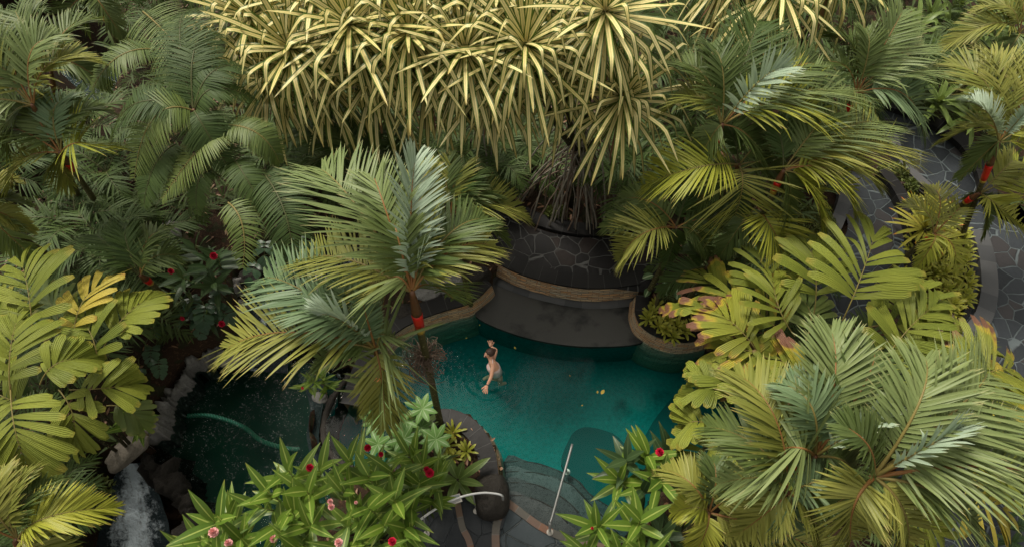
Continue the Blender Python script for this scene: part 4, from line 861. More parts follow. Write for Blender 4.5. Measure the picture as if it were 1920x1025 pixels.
broad_palm('bright broad leaved palm at the left edge beside the dark red soil', (95, 700, 3.0), [
    ((62, 640, 3.0), (55, 560, 3.4), (42, 500, 3.3), 'broad'), ((140, 640, 3.0), (150, 575, 3.2), (190, 532, 3.1), 'broadgold', dict(pairs=7)), ((195, 650, 2.9), (232, 595, 3.1), (275, 562, 2.9), 'broad'),
    ((182, 690, 2.8), (176, 640, 3.1), (150, 592, 3.1), 'broad'), ((20, 740, 3.2), (18, 670, 3.5), (30, 605, 3.4), 'broad'), ((75, 720, 3.3), (105, 682, 3.5), (158, 672, 3.2), 'broad', dict(W=.075)),
    ((20, 720, 3.2), (27, 800, 3.4), (50, 868, 2.9), 'broad', dict(pairs=12, Lr=.6)), ((110, 730, 2.9), (136, 775, 2.8), (138, 822, 2.4), 'broad'), ((130, 730, 2.8), (185, 728, 2.9), (236, 722, 2.6), 'broad'),
    ((60, 760, 2.6), (0, 740, 2.8), (-60, 700, 2.7), 'broad'), ((80, 640, 2.4), (110, 610, 2.5), (90, 560, 2.5), 'cane'), ((30, 640, 2.5), (0, 600, 2.6), (-30, 560, 2.7), 'broad'), ((200, 760, 2.2), (235, 765, 2.2), (262, 790, 1.9), 'cane', dict(W=.045))], base=(235, 835, .3))
broad_palm('tallest yellow green broad leaved palm right of centre, beside the sunken path', (1588, 600, 3.6), [
    ((1580, 600, 3.6), (1612, 525, 4.1), (1638, 448, 3.9), 'broad', dict(pairs=11, W=.07)), ((1526, 590, 3.3), (1530, 520, 3.7), (1518, 462, 3.6), 'broad'), ((1490, 630, 3.2), (1462, 580, 3.6), (1450, 528, 3.5), 'broad', dict(W=.05)),
    ((1655, 680, 3.3), (1700, 620, 3.7), (1748, 575, 3.5), 'broad', dict(pairs=11)), ((1690, 640, 2.9), (1712, 570, 3.1), (1716, 535, 3.0), 'broad', dict(W=.05)), ((1640, 700, 3.2), (1740, 680, 3.5), (1825, 655, 3.1), 'broad'), ((1600, 620, 3.0), (1680, 610, 3.3), (1735, 640, 3.0), 'broad')])
broad_palm('scorched broad leaved palm with brown curled leaf ends, right bank of the pool', (1440, 660, 3.1), [
    ((1438, 590, 2.8), (1436, 530, 3.2), (1424, 482, 3.2), 'broad', dict(pairs=7, W=.055)), ((1420, 660, 3.2), (1388, 618, 3.5), (1352, 590, 3.3), 'broadburn'), ((1375, 588, 2.9), (1315, 575, 3.1), (1262, 578, 2.8), 'broadburn', dict(pairs=6, ang=(30, 8), Lr=.42)),
    ((1440, 672, 3.1), (1395, 655, 3.3), (1350, 655, 2.9), 'broadburn', dict(pairs=7, ang=(45, 14))), ((1480, 640, 2.9), (1440, 600, 3.1), (1380, 560, 3.0), 'broadburn', {}), ((1450, 700, 3.1), (1420, 700, 3.2), (1370, 690, 2.8), 'broadburn', {}),
    ((1530, 690, 3.2), (1490, 690, 3.3), (1450, 660, 3.1), 'broadburn', {}), ((1400, 560, 2.5), (1350, 540, 2.6), (1330, 520, 2.5), 'broadburn', dict(W=.045)), ((1510, 640, 3.1), (1520, 590, 3.2), (1500, 560, 3.1), 'cane', dict(W=.05))])
broad_palm('pale lime broad leaved palm leaning over the right end of the teal pool', (1370, 780, 2.9), [
    ((1355, 745, 3.0), (1325, 724, 3.2), (1290, 738, 2.8), 'broad'), ((1380, 760, 3.0), (1352, 708, 3.2), (1322, 698, 2.9), 'broad'), ((1350, 800, 2.9), (1298, 790, 3.0), (1285, 812, 2.6), 'broad'), ((1420, 780, 3.0), (1400, 720, 3.2), (1390, 680, 3.1), 'broad'),
    ((1400, 820, 2.8), (1340, 835, 2.8), (1290, 862, 2.4), 'broad'), ((1450, 820, 2.8), (1440, 880, 2.6), (1400, 930, 2.3), 'broad'), ((1520, 740, 3.0), (1480, 740, 3.2), (1440, 720, 3.0), 'broad')])
broad_palm('golden broad leaved palm showing beyond the largest palm at the right edge', (1780, 780, 3.4), [
    ((1790, 740, 3.4), (1850, 700, 3.6), (1895, 690, 3.2), 'broadburn', {}), ((1800, 780, 3.4), (1870, 750, 3.5), (1925, 760, 3.1), 'broadgold', {}), ((1790, 830, 3.3), (1860, 860, 3.2), (1910, 900, 2.8), 'broad', {}), ((1780, 860, 3.2), (1830, 920, 3.0), (1885, 955, 2.5), 'broadgold', {}),
    ((1700, 900, 3.0), (1720, 960, 2.8), (1760, 1000, 2.4), 'broad', {}), ((1740, 760, 3.3), (1760, 700, 3.6), (1790, 650, 3.3), 'broad', {})])

# ---------------- striped pandanus ----------------
def pandanus(label, base, crowns, roots=0, rootspread=.9, grp=None):
    b = pz(base); t = thing('striped_pandanus', label, 'pandanus', b)
    fork = b+[0, 0, 2.0]
    g = Geo(); tube(g, [b, fork], [.09, .08], 9); g.build('trunk', MAT['trunkdark'], t)
    for (x, y, z, L, n) in crowns:
        c = P(x, y, z)
        g = Geo(); tube(g, bez(fork, (fork+c)/2-[0, 0, .4], c-[0, 0, .1], 8), np.linspace(.07, .05, 8), 8); g.build('branch', MAT['trunkdark'], t)
        ax_ = tuple(nrm(np.array([0, 0, CAMZ])-c)*.55+np.array([0, 0, .45])) if z > 4 else None
        g = Geo(); rosette(g, c, int(n*1.15), L*1.35, .054, (70, -16), (.08, .38), kink=(.50, .84, 1.0, 2.6, .7), S=14, fold=.2, prof='strap', axis=ax_)
        rosette(g, c-np.array([0, 0, .25]), n//3, L*1.5, .048, (-5, -50), (.7, 1.4), kink=(.2, .5, .9, 2.5, .6), S=10, fold=.3, prof='strap')
        g.build('leaf_crown', MAT['pand'], t)
        if rng.random() < .6:
            g = Geo()
            rosette(g, c-np.array([0, 0, .5]), 9, L*.9, .03, (-55, -85), (.5, 1.4), S=6, fold=.4); g.build('dead_leaves', MAT['deadleaf'], t)
    for k in range(roots):
        a = b+np.array([rng.normal(0, .15), rng.normal(0, .15), rng.uniform(1.2, 3.3)]); an = rng.uniform(0, 6.28); rr_ = rng.uniform(.3, rootspread)
        e = b+np.array([math.cos(an)*rr_*1.2, math.sin(an)*rr_*.8-.1, rng.uniform(-.15, .0)])
        m = (a+e)/2+np.array([math.cos(an)*.15, math.sin(an)*.15, .25])
        g = Geo(); tube(g, bez(a, m, e, 9)+rng.normal(0, .012, (9, 3)), np.linspace(.014, .022, 9)*rng.uniform(.6, 1.3), 6); g.build('prop_root', MAT['rootpale' if rng.random() < .55 else 'root'], t)
    return t
MAT['deadleaf'] = leaf_mat('dead_leaf_rust', (.16, .07, .035), (.30, .17, .09), (.2, .1, .05), .3, transl=.1)
pandanus('tallest yellow striped pandanus, standing on pale prop roots above the flagstone patio', (1070, 385, .4), [(1135, 20, 6.3, 1.3, 58), (985, 82, 5.9, 1.3, 52), (1168, 182, 4.9, 1.15, 48), (1040, -70, 6.3, 1.2, 40), (1060, 130, 5.0, 1.1, 34)], roots=80, rootspread=1.25)
pandanus('yellow striped pandanus with the longest hanging leaves, middle one of the big clump', (900, 330, .4), [(872, 92, 5.7, 1.3, 54), (765, 60, 5.9, 1.3, 50), (830, -30, 6.2, 1.3, 44), (935, -20, 6.2, 1.2, 40), (920, 150, 4.9, 1.15, 36), (800, 130, 5.0, 1.1, 34)], roots=16)
pandanus('yellow striped pandanus spilling over the dark cane palm, left one of the big clump', (640, 300, .4), [(655, 45, 5.9, 1.3, 52), (545, 90, 5.5, 1.25, 50), (470, 30, 5.4, 1.2, 46), (700, 135, 4.9, 1.15, 42), (590, -20, 6.0, 1.25, 44), (720, -40, 6.1, 1.2, 40), (500, 140, 4.8, 1.0, 36), (610, 150, 4.6, 1.05, 34), (450, -20, 5.6, 1.1, 30)], roots=6)
pandanus('small yellow striped pandanus at the top edge, above the full green palm', (1440, 210, .4), [(1468, -25, 5.8, 1.25, 44), (1370, -60, 5.6, 1.1, 30), (1580, -70, 5.6, 1.1, 34)], roots=5)

LM = [('the silver green palm crown with the red banded stem', 770, 480), ('the lower silver green palm', 600, 610), ('the flagstone patio', 1040, 470), ('the prop roots', 1060, 340), ('the full green palm', 1360, 220),
 ('the scorched broad leaves', 1400, 620), ('the upright palm by the upper path', 1620, 130), ('the upper garden path', 1760, 300), ('the sunken path', 1640, 430), ('the right edge palm', 1870, 250), ('the top right corner palm', 1900, 60), ('the largest palm', 1640, 890), ('the pale lime leaves over the pool', 1330, 770),
 ('the arching cane palm', 370, 230), ('the dark monstera', 390, 580), ('the stream', 500, 560), ('the left broad leaves', 110, 660), ('the scarlet left stems', 130, 360), ('the top left corner palm', 175, 20), ('the bottom left palm', 80, 960), ('the river gap', 60, 450), ('the left pandanus', 560, 120), ('the middle pandanus', 860, 130), ('the tallest pandanus', 1100, 120), ('the small top edge pandanus', 1470, 40),
 ('the swimmer', 920, 690), ('the straight handrail', 1050, 900), ('the bench wall', 1060, 545), ('the ledgestone planter', 1230, 610), ('the dusky palm', 1260, 430), ('the low shrub', 1535, 420), ('the fan palm', 1300, 340), ('the largest yellow rosette', 1735, 420)]
used_labels = set()
def where(kind, x, y):
    o = sorted(LM, key=lambda l: (l[1]-x)**2+(l[2]-y)**2)
    for a in range(5):
        n_, lx_, ly_ = o[a]; dx_, dy_ = x-lx_, y-ly_
        w_ = ('left of' if dx_ < 0 else 'right of') if abs(dx_) > abs(dy_) else ('above' if dy_ < 0 else 'below')
        for w2 in (w_, ('above' if dy_ < 0 else 'below')+' and '+('left of' if dx_ < 0 else 'right of')):
            s_ = f'{kind} {w2} {n_}'
            if s_ not in used_labels and len(s_.split()) <= 16: used_labels.add(s_); return s_
    return kind+' beside '+o[0][0]
# ---------------- gingers, rosettes, monsteras and other low plants ----------------
def leafy_stem(g, b, tp, n, L, W, droop=.35, frac=.5, spread=(75, 35), mat=0, smat=1, prof='lance', fold=.22, sr=.011, end=True, S=7):
    b, tp = np.array(b), np.array(tp); m = (b+tp)/2+np.array([0, 0, .08*np.linalg.norm(tp-b)])
    pts = bez(b, m, tp, 12); tube(g, pts, np.linspace(sr, sr*.6, 12), 6, smat, cap=False)
    u = np.linspace(1-frac, 1, n); ax = nrm(pts[-1]-pts[-4])
    pos = np.stack([np.interp(u, np.linspace(0, 1, 12), pts[:, i]) for i in range(3)], 1)
    ref = nrm(np.cross(ax, [0.3, 1, 0.1])); r2 = np.cross(ax, ref)
    az = np.arange(n)*2.399+rng.uniform(0, 6) if rng.random() < .45 else np.arange(n)*math.pi+rng.normal(0, .35, n)+rng.uniform(0, 6)
    an = np.radians(np.interp(np.arange(n)/(n-1), [0, 1], spread)+rng.normal(0, 6, n))
    rad = ref*np.cos(az)[:, None]+r2*np.sin(az)[:, None]
    D = ax*np.cos(an)[:, None]+rad*np.sin(an)[:, None]
    N = ax*np.sin(an)[:, None]-rad*np.cos(an)[:, None]
    blades(g, pos, D, N, L*rng.uniform(.75, 1.1, n)*np.interp(np.arange(n), [0, n*.7, n], [1, 1, .75]), W*rng.uniform(.85, 1.1, n), droop*rng.uniform(.5, 1.5, n), 1.4, prof=prof, S=S, fold=fold, mat=mat)
def bloom(name, c, r, h, mat, parent, n=34, axis=(0, 0, 1)):
    g = Geo(); i = np.arange(n); u = i/n; az = i*2.4; e = np.radians(80-95*(1-u)*.9)
    D = np.stack([np.cos(az)*np.cos(e), np.sin(az)*np.cos(e), np.sin(e)], 1); side = nrm(np.stack([-np.sin(az), np.cos(az), 0*az], 1))
    base = np.array(c)+np.array([0, 0, 1.0])*(u*h)[:, None]
    blades(g, base, D, np.cross(side, D), r*np.interp(u, [0, .3, 1], [.9, 1.1, .7]), r*.38, -.1, prof='oval', S=4, fold=.5)
    o = g.build(name, mat, parent); return o
def ginger(label, stems, flowers=(), base=(0, 0), mat='ginger', L=.68, W=.080, n=9, name='ginger_clump', cat='plant', group=None):
    cx = np.mean([s[0] for s in stems]); cy = np.mean([s[1] for s in stems]); zz = min(s[2] for s in stems)
    c = P(cx, cy, zz); b = np.array([c[0], c[1], .3]); t = thing(name, label, cat, b, group)
    for s in stems:
        tp = P(*s[:3]); bb = b+(tp-b)*[.35, .35, 0]+[rng.normal(0, .08), rng.normal(0, .08), 0]
        g = Geo(); k = s[3] if len(s) > 3 else 1.0
        leafy_stem(g, bb, tp, n, L*k, W*k, frac=.42); g.build('leafy_stem', [MAT[s[4] if len(s) > 4 else mat], MAT['rachis']], t)
    for (x, y, z, col, *r) in flowers:
        bloom('flower', P(x, y, z+.28), (r[0] if r else .075)*.9, .09, MAT[col], t)
    return t
ginger('broad clump of bright green ginger with pink flower heads, lower left of the bottom bed', [
    (400, 975, 2.7, 1.15), (452, 1010, 2.5), (375, 1010, 2.2), (430, 960, 2.4, .9), (480, 1035, 2.4), (350, 1035, 2.0), (405, 1045, 2.6)], [(402, 998, 2.6, 'pink', .09), (430, 1018, 2.4, 'pink'), (514, 1010, 2.4, 'pink', .07)])
ginger('dense bright ginger in the middle of the bottom bed, overhanging the pond', [
    (540, 880, 2.9, 1.1), (500, 920, 2.8), (575, 920, 3.0, 1.1), (545, 960, 2.9), (600, 880, 2.6), (520, 985, 2.7), (485, 950, 2.4), (580, 985, 2.9), (555, 1030, 2.9)], [(582, 877, 2.6, 'crimson', .075), (622, 950, 2.8, 'pink', .06), (620, 940, 2.8, 'pink', .05)])
ginger('bright green ginger right of the middle in the bottom bed, red cones among its leaves', [
    (655, 860, 2.8, 1.05), (690, 890, 3.0), (640, 920, 2.9), (690, 950, 3.0), (735, 880, 2.8), (740, 935, 3.0, 1.05), (650, 985, 2.8), (720, 985, 2.8), (760, 990, 2.7), (640, 1030, 2.8), (700, 1040, 2.8), (772, 955, 2.4), (785, 905, 2.3)],
    [(690, 840, 2.6, 'crimson', .07), (715, 852, 2.6, 'crimson', .05), (736, 1015, 2.8, 'crimson', .075), (636, 1017, 2.8, 'pink', .075), (668, 942, 2.9, 'pink', .03)])
ginger('ginger with a bright red bloom, next to the round planter wall', [
    (790, 870, 2.0, .9), (765, 850, 2.2, .9), (820, 900, 1.8, .9), (812, 940, 1.6, .7), (750, 1020, 2.4)], [(806, 887, 2.2, 'crimson', .09), (800, 880, 2.2, 'crimson', .06)])
ginger('leggy ginger on the right bank of the pool with one dark red bloom', [
    (1175, 860, 1.9, 1.1, 'gingerdark'), (1215, 850, 2.2, 1.1), (1240, 900, 2.3, 1.1), (1160, 900, 1.7, 1.0), (1260, 850, 2.0, 1.0, 'gingerdark'), (1205, 920, 1.9, 1, 'gingerdark'), (1290, 900, 2, 1, 'gingerdark')], [(1236, 848, 2.4, 'crimson', .085)], n=10)
ginger('star shaped ginger stems at the bottom edge beside the wet blue patio', [
    (1118, 985, 1.9, 1.1), (1200, 975, 2.2, 1.15), (1160, 1040, 2.0), (1240, 1000, 1.9, 1, 'gingerdark'), (1100, 1040, 1.6), (1290, 1000, 1.8, 1, 'gingerdark'), (1220, 1050, 2.2)], [(1110, 990, 1.7, 'crimson', .03)], n=10)
ginger('dark ginger with a scarlet bloom beside the stream on the left', [
    (410, 480, 1.9, .95, 'gingerdark'), (385, 500, 1.7, .95, 'gingerdark'), (340, 520, 1.5, .9, 'gingerdark'), (400, 530, 1.4, .9, 'gingerdark'), (365, 465, 1.5, .9, 'gingerdark')], [(402, 482, 2.0, 'crimson', .09), (322, 510, 1.6, 'crimson', .07)], n=10)
ginger('low dark ginger with small red blooms above the grey rock rim', [
    (350, 590, .9, .7, 'gingerdark'), (395, 600, .8, .7, 'gingerdark'), (330, 560, .9, .7, 'gingerdark'), (418, 590, .7, .6, 'gingerdark')], [(343, 598, 1.0, 'crimson', .05), (417, 608, .8, 'crimson', .08)], n=8)
ginger('small green shrub with red and yellow buds above the pale stone in the pond', [
    (585, 715, .9, .55), (605, 705, .9, .55), (570, 725, .7, .5), (615, 725, .7, .5)], [(568, 728, .8, 'crimson', .03), (590, 700, .9, 'pink', .03)], n=9)
ginger('leafy green plant with toothed fronds leaning over the rock rim', [(245, 770, 1.4, .7), (230, 800, 1.2, .7), (262, 800, 1.1, .6), (240, 745, 1.2, .6)], n=9)
ginger('short leafy shrub at the right edge beside the flagstones', [(1905, 735, .9, .55), (1885, 745, .8, .5), (1925, 760, .9, .5), (1900, 765, .8, .5)], n=9, mat='gingerdark')
ginger('dark leafy shrub in the lower right corner', [(1915, 985, 1.0, .6, 'gingerdark'), (1900, 1015, .9, .6, 'gingerdark'), (1925, 950, 1, .6, 'gingerdark')], n=9)
# umbrella plants
t = thing('umbrella_plant', 'pale green umbrella leaved plant between the two palm stems in the round planter', 'plant', P(750, 830, .3))
for (x, y, z, r) in [(792, 765, 1.5, .34), (728, 762, 1.5, .30), (760, 790, 1.4, .28), (757, 822, 1.7, .34), (818, 822, 1.6, .34), (708, 832, 1.6, .32), (700, 790, 1.3, .28), (740, 850, 1.4, .3), (790, 800, 1.2, .25)]:
    g = Geo(); c = P(x, y, z); b = P(x, y, z)*[1, 1, 0]+np.array([rng.normal(0, .08), -.1+rng.normal(0, .08), .3]); tube(g, bez(b, (b+c)/2, c, 6), .01, 5, 1)
    n = 8; az = np.arange(n)*2*math.pi/n+rng.random()*6; e = np.radians(18+rng.normal(0, 6, n)); D = np.stack([np.cos(az)*np.cos(e), np.sin(az)*np.cos(e), np.sin(e)], 1)
    side = np.stack([-np.sin(az), np.cos(az), 0*az], 1); blades(g, np.tile(c, (n, 1)), D, np.cross(side, D)*-1*-1, r*rng.uniform(.85, 1.1, n), r*.19, .45, 1.3, prof='oval', fold=.25, S=7)
    g.build('leaf_umbrella', [MAT['umbrella'], MAT['rachis']], t)
# strap rosettes
def ros(name, label, x, y, z, n, L, W, mat, elev=(80, 15), droop=(.3, .8), prof='strap', cat='plant', group=None, fold=.25, S=7, twoton=None):
    c = P(x, y, z); g = Geo(); rosette(g, c, n, L, W, elev, droop, prof=prof, fold=fold, S=S); o = g.build(name, MAT[mat])
    return tag(o, label, cat, group)
ros('strap_leaf_plant', 'broad smooth strap leaved plant between the round planter and the notice', 858, 898, .6, 8, .68, .085, 'strap', (60, 12), (.2, .5), 'oval')
for k, (x, y, s) in enumerate([(850, 810, .3), (838, 835, .28), (875, 845, .26), (848, 858, .24)]):
    ros('bromeliad', ['yellow rosette nearest the top inside the round planter', 'yellow rosette at the left inside the round planter', 'small lime rosette at the right inside the round planter', 'lowest yellow rosette inside the round planter'][k], x, y, .45, 14, s, .028, 'brom', prof='spoon', cat='bromeliad', group='rosettes in the round planter')
dx = ros('bromeliad', 'large yellow rosette with orange tipped leaves in the kerbed bed', 1735, 425, 1.0, 44, .85, .04, 'bromgold', (85, 0), (.1, .5), 'strap', 'bromeliad')
for k, (x, y) in enumerate([(1776, 62), (1835, 70), (1868, 95), (1790, 20), (1800, 175), (1760, 190), (1850, 30), (1745, 30), (1716, 60), (1845, 175), (1745, 130), (1825, 215), (1890, 40)]):
    ros('strap_leaf_plant', where('glossy strap leaved plant', x, y), x, y, .9+.2*(k % 3), 17, .95, .075, 'strap', (75, 0), (.4, 1.0), 'strap', group='strap leaved plants of the top right bed')
for k, (x, y) in enumerate([(1738, 205), (1700, 175), (1790, 215), (1680, 130), (1860, 220), (1880, 180)]):
    ros('fern_clump', where('low green fern clump', x, y), x, y, .7, 26, .55, .03, 'mid', (70, 0), (.4, .9), 'lance', group='fern clumps by the upper garden path')
for k, (x, y) in enumerate([(1222, 588), (1215, 598), (1235, 612), (1250, 600), (1268, 612), (1262, 632), (1285, 620), (1300, 612), (1230, 575), (1248, 620)]):
    ros('bromeliad', ['leftmost', 'second', 'third', 'fourth', 'fifth', 'sixth', 'seventh', 'eighth', 'ninth', 'rightmost'][sorted([1222, 1215, 1235, 1250, 1268, 1262, 1285, 1300, 1230, 1248]).index(x)]+' small lime rosette from the left behind the curved ledgestone planter wall', x, y, .55, 16, .26, .028, 'brom', prof='spoon', cat='bromeliad', group='lime rosettes in the ledgestone planter')
spots = []
random.seed(3)
for poly, step in (([(1690, 478), (1722, 470), (1760, 490), (1800, 500), (1818, 520), (1812, 560), (1790, 596), (1768, 580), (1772, 545), (1740, 520), (1705, 520)], 20), ([(1692, 380), (1730, 365), (1790, 400), (1816, 450), (1815, 500), (1770, 480), (1700, 470)], 22)):
    xs = [p[0] for p in poly]; ys = [p[1] for p in poly]
    for x in np.arange(min(xs), max(xs), step):
        for y in np.arange(min(ys), max(ys), step*.8):
            xx, yy = x+random.uniform(-6, 6), y+random.uniform(-5, 5)
            if in_poly(np.array([xx]), np.array([yy]), [(a, b) for a, b in poly])[0]: spots.append((xx, yy))
for (x, y) in spots:
    ros('bromeliad', 'small lime rosette packed among many in the kerbed bed by the garden path', x, y, .55+random.uniform(0, .12), 18, random.uniform(.24, .34), .03, 'brom', prof='spoon', cat='bromeliad', group='lime rosettes in the kerbed bed', S=5)
# dumb cane leaves
t = thing('dumb_cane', 'dumb cane with pale veined oval leaves behind the lime rosettes', 'plant', P(1255, 560, .4))
for (x, y, z, az, s) in [(1246, 528, .9, -90, .36), (1225, 515, .8, 200, .28), (1322, 545, .9, -80, .36), (1300, 548, .8, -50, .3), (1270, 540, .7, -100, .3), (1332, 530, .7, -60, .26), (1218, 540, .6, 240, .26)]:
    c = P(x, y, z); g = Geo(); b = np.array([c[0]+.05, c[1]+.1, .4]); tube(g, bez(b, (b+c)/2, c, 6), .009, 5, 1); a = R(az)
    D = np.array([[math.cos(a)*.9, math.sin(a)*.9, .2]]); sd = np.array([-math.sin(a), math.cos(a), 0]); N = np.cross(sd, D[0])
    N = N if N[2] > 0 else -N
    blades(g, [c], D, [N], s, s*.3, .5, prof='oval', S=9, fold=.15); g.build('leaf', [MAT['dief'], MAT['rachis']], t)
# monsteras
def monstera(label, leaves, group=None):
    cx = np.mean([l[0] for l in leaves]); cy = np.mean([l[1] for l in leaves]); b = P(cx, cy, .2); t = thing('monstera', label, 'plant', b, group)
    for (x, y, z, az, s) in leaves:
        a = R(az); c = P(x, y, z); d = np.array([math.cos(a), math.sin(a), 0]); e = c+d*s*.9-[0, 0, s*.35]; m = (c+e)/2+[0, 0, s*.1]
        g = Geo(); frond(c, m, e, None, g=g, pairs=7, Lr=.62, W=s*.115, droop=.5, vee=.12, ang=(95, 20), prof='blunt', fold=.08, baseL=.75, tipL=.5, t0=0.0, S=5, thick=.006, jitter=.03, roll=rng.normal(0, .1))
        tube(g, bez(b+[rng.normal(0, .1), rng.normal(0, .1), 0], (b+c)/2+[0, 0, .2], c, 7), .009, 5, 1, cap=False)
        g.build('leaf', [MAT['mon'], MAT['rachisdark']], t)
monstera('dark split leaved monstera on the left stream bank, above the rock rim', [(355, 560, 1.0, -60, .42), (385, 575, 1.1, -90, .45), (410, 565, 1.0, -120, .42), (370, 600, .8, -70, .36), (395, 545, 1.1, 20, .38), (415, 580, .9, -40, .36)])
monstera('bluish monstera leaves at the head of the stream under the cane palm', [(498, 455, 1.3, -90, .45), (512, 500, 1.0, -70, .42), (480, 495, 1.0, -110, .42), (530, 480, 1.1, -60, .38), (565, 445, 1.6, -80, .42), (548, 500, 1.0, -90, .34)])
monstera('small dark monstera in the red soil left of the rock rim', [(285, 650, .7, -90, .36), (298, 675, .6, -80, .33), (262, 690, .6, -110, .34), (290, 625, .7, 60, .3), (240, 700, .6, 200, .3)])
# clipped low shrub
g = Geo(); ctr = P(1535, 420, .75); n = 2600
a = rng.uniform(0, 6.283, n); r_ = np.sqrt(rng.random(n)); px_ = ctr[0]+np.cos(a)*r_*.62; py_ = ctr[1]+np.sin(a)*r_*.75; pz_ = .42+.38*(1-r_**2.5)+rng.normal(0, .02, n)
dd = nrm(rng.normal(0, 1, (n, 3))+[0, 0, .8]); blades(g, np.stack([px_, py_, pz_], 1), dd, nrm(np.cross(dd, rng.normal(0, 1, (n, 3)))), .075, .016, .2, prof='oval', S=2, fold=.2)
tag(g.build('low_shrub', MAT['moss']), 'clipped low shrub of tiny leaves inside the pale kerb', 'shrub')
for lbl, x, y, rx_, ry_ in (('small leafy shrub between the upper garden path and the sunken path', 1675, 325, .42, .3), ('small mossy shrub in the reddish bed beside the upper path', 1703, 355, .22, .3), ('low yellowish bush above the waterfall bank', 178, 925, .3, .35), ('little weedy bush at the foot of the prop roots', 1042, 400, .3, .2)):
    g = Geo(); c = P(x, y, .5); n = 500; a = rng.uniform(0, 6.283, n); r_ = np.sqrt(rng.random(n))
    dd = nrm(rng.normal(0, 1, (n, 3))+[0, 0, .8]); blades(g, np.stack([c[0]+np.cos(a)*r_*rx_, c[1]+np.sin(a)*r_*ry_, .4+.3*(1-r_**2)+rng.normal(0, .04, n)], 1), dd, nrm(np.cross(dd, rng.normal(0, 1, (n, 3)))), .10, .022, .2, prof='oval', S=3, fold=.2)
    tag(g.build('low_shrub', MAT['moss']), lbl, 'shrub')
# bare stem by the right planter
g = Geo(); tube(g, smooth([P(1228, 585, .4), P(1236, 545, 1.0), P(1243, 490, 1.7), P(1248, 425, 2.6)], 5), .045, 8); tag(g.build('palm_stem', MAT['trunk']), 'thin leaning mossy stem between the patio end and the lime rosettes', 'palm stem')

# ---------------- shaded undergrowth ----------------
open_px = [[(855, 350), (930, 340), (1060, 400), (1180, 400), (1235, 470), (1200, 560), (1220, 615), (1320, 640), (1420, 690), (1420, 830), (1200, 1060), (740, 1060), (740, 940), (900, 900), (900, 830), (800, 790), (735, 830), (640, 900), (640, 1060), (330, 1060), (250, 860), (262, 800), (300, 740), (345, 670), (430, 640), (430, 500), (600, 430), (720, 470), (740, 560), (880, 520), (880, 440)],
   [(1560, 330), (1640, 320), (1660, 260), (1630, 190), (1720, 210), (1840, 300), (1850, 400), (1960, 440), (1980, 1100), (1720, 1100), (1760, 900), (1840, 800), (1850, 640), (1690, 640), (1560, 600), (1490, 500)],
   [(190, 1060), (200, 900), (250, 850), (330, 900), (345, 1060)]]
opens = [PL(p, .4) for p in open_px]+[gorge]
cand = np.stack([rng.uniform(-13, 13, 9000), rng.uniform(-1.5, 19.5, 9000)], 1)
bad = np.zeros(len(cand), bool)
for o_ in opens: bad |= in_poly(cand[:, 0], cand[:, 1], o_) | (dist_poly(cand[:, 0], cand[:, 1], o_) < .28)
cand = cand[~bad]
keep = []
for p in cand:
    yc = p[1]*ct+(-13.5)*st; dp = p[1]*st+13.5*ct; X_ = 960+p[0]/dp*FPX; Y_ = 512.5-yc/dp*FPX
    if -120 < X_ < 2040 and -200 < Y_ < 1250: keep.append((p[0], p[1], X_, Y_))
    if len(keep) >= 1500: break
g = Geo()
for (x, y, X_, Y_) in keep:
    soil = 120 < X_ < 320 and 640 < Y_ < 1000 or 960 < X_ < 1200 and Y_ < 430
    if soil and rng.random() < .8: continue
    h = rng.uniform(.25, 1.0)*(.5 if soil else 1)
    if Y_ < 520 and not soil and rng.random() < .6: h += rng.uniform(.2, 1.2)
    if 1040 < X_ < 1420 and Y_ > 800 : h = min(h, .8)
    az = rng.uniform(0, 6.283); L = rng.uniform(.6, 1.3)*(.6 if soil else 1)
    a = np.array([x, y, h]); e = a+np.array([math.cos(az)*L*.8, math.sin(az)*L*.8, -L*.2]); m = (a+e)/2+[0, 0, L*.25]
    if rng.random() < .6: frond(a, m, e, None, g=g, pairs=15, Lr=.42, W=.022, droop=.7, vee=.25, S=3, thick=.007, fold=.3)
    else: rosette(g, a, 9, L*.55, .035, (70, 0), (.4, 1), S=4, prof='lance')
# the rachis slot is material 1
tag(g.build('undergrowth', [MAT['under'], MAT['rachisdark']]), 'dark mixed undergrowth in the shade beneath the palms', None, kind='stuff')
# leaf litter
n = 5200; lx = rng.uniform(-12, 12, n*2); ly = rng.uniform(-1.5, 18, n*2); ok = np.ones(n*2, bool)
for o_ in (pool, pond, stream, ravine, gorge, PL([(170, 850), (330, 850), (400, 920), (400, 1100), (130, 1100)], .1), PL([(560, 690), (735, 690), (735, 900), (560, 900)], .1)): ok &= ~in_poly(lx, ly, o_)
lx, ly = lx[ok][:n], ly[ok][:n]; n = len(lx)
zz_ = np.array([.40+mnoise.noise((a*.6, b*.6, 0))*.05+mnoise.noise((a*3, b*3, 2))*.02 for a, b in zip(lx, ly)])
on = in_poly(lx, ly, PL([(880, 380), (1230, 425), (1230, 545), (925, 500)], .47)) | in_poly(lx, ly, PL([(1500, 190), (2000, 190), (2000, 1080), (1500, 1080)], .47)) | in_poly(lx, ly, PL([(740, 930), (1200, 930), (1200, 1080), (700, 1080)], .1))
lx, ly, zz_ = lx[~on], ly[~on], zz_[~on]; n = len(lx)
az = rng.uniform(0, 6.28, n); D = np.stack([np.cos(az), np.sin(az), rng.normal(0, .12, n)], 1)
g = Geo(); blades(g, np.stack([lx, ly, zz_+.02], 1), D, np.tile([0, 0, 1.0], (n, 1)), rng.uniform(.06, .22, n), rng.uniform(.012, .035, n), .1, prof='oval', S=3, fold=.3)
tag(g.build('leaf_litter', MAT['deadleaf']), 'fallen brown leaves scattered over the soil', None, kind='stuff')
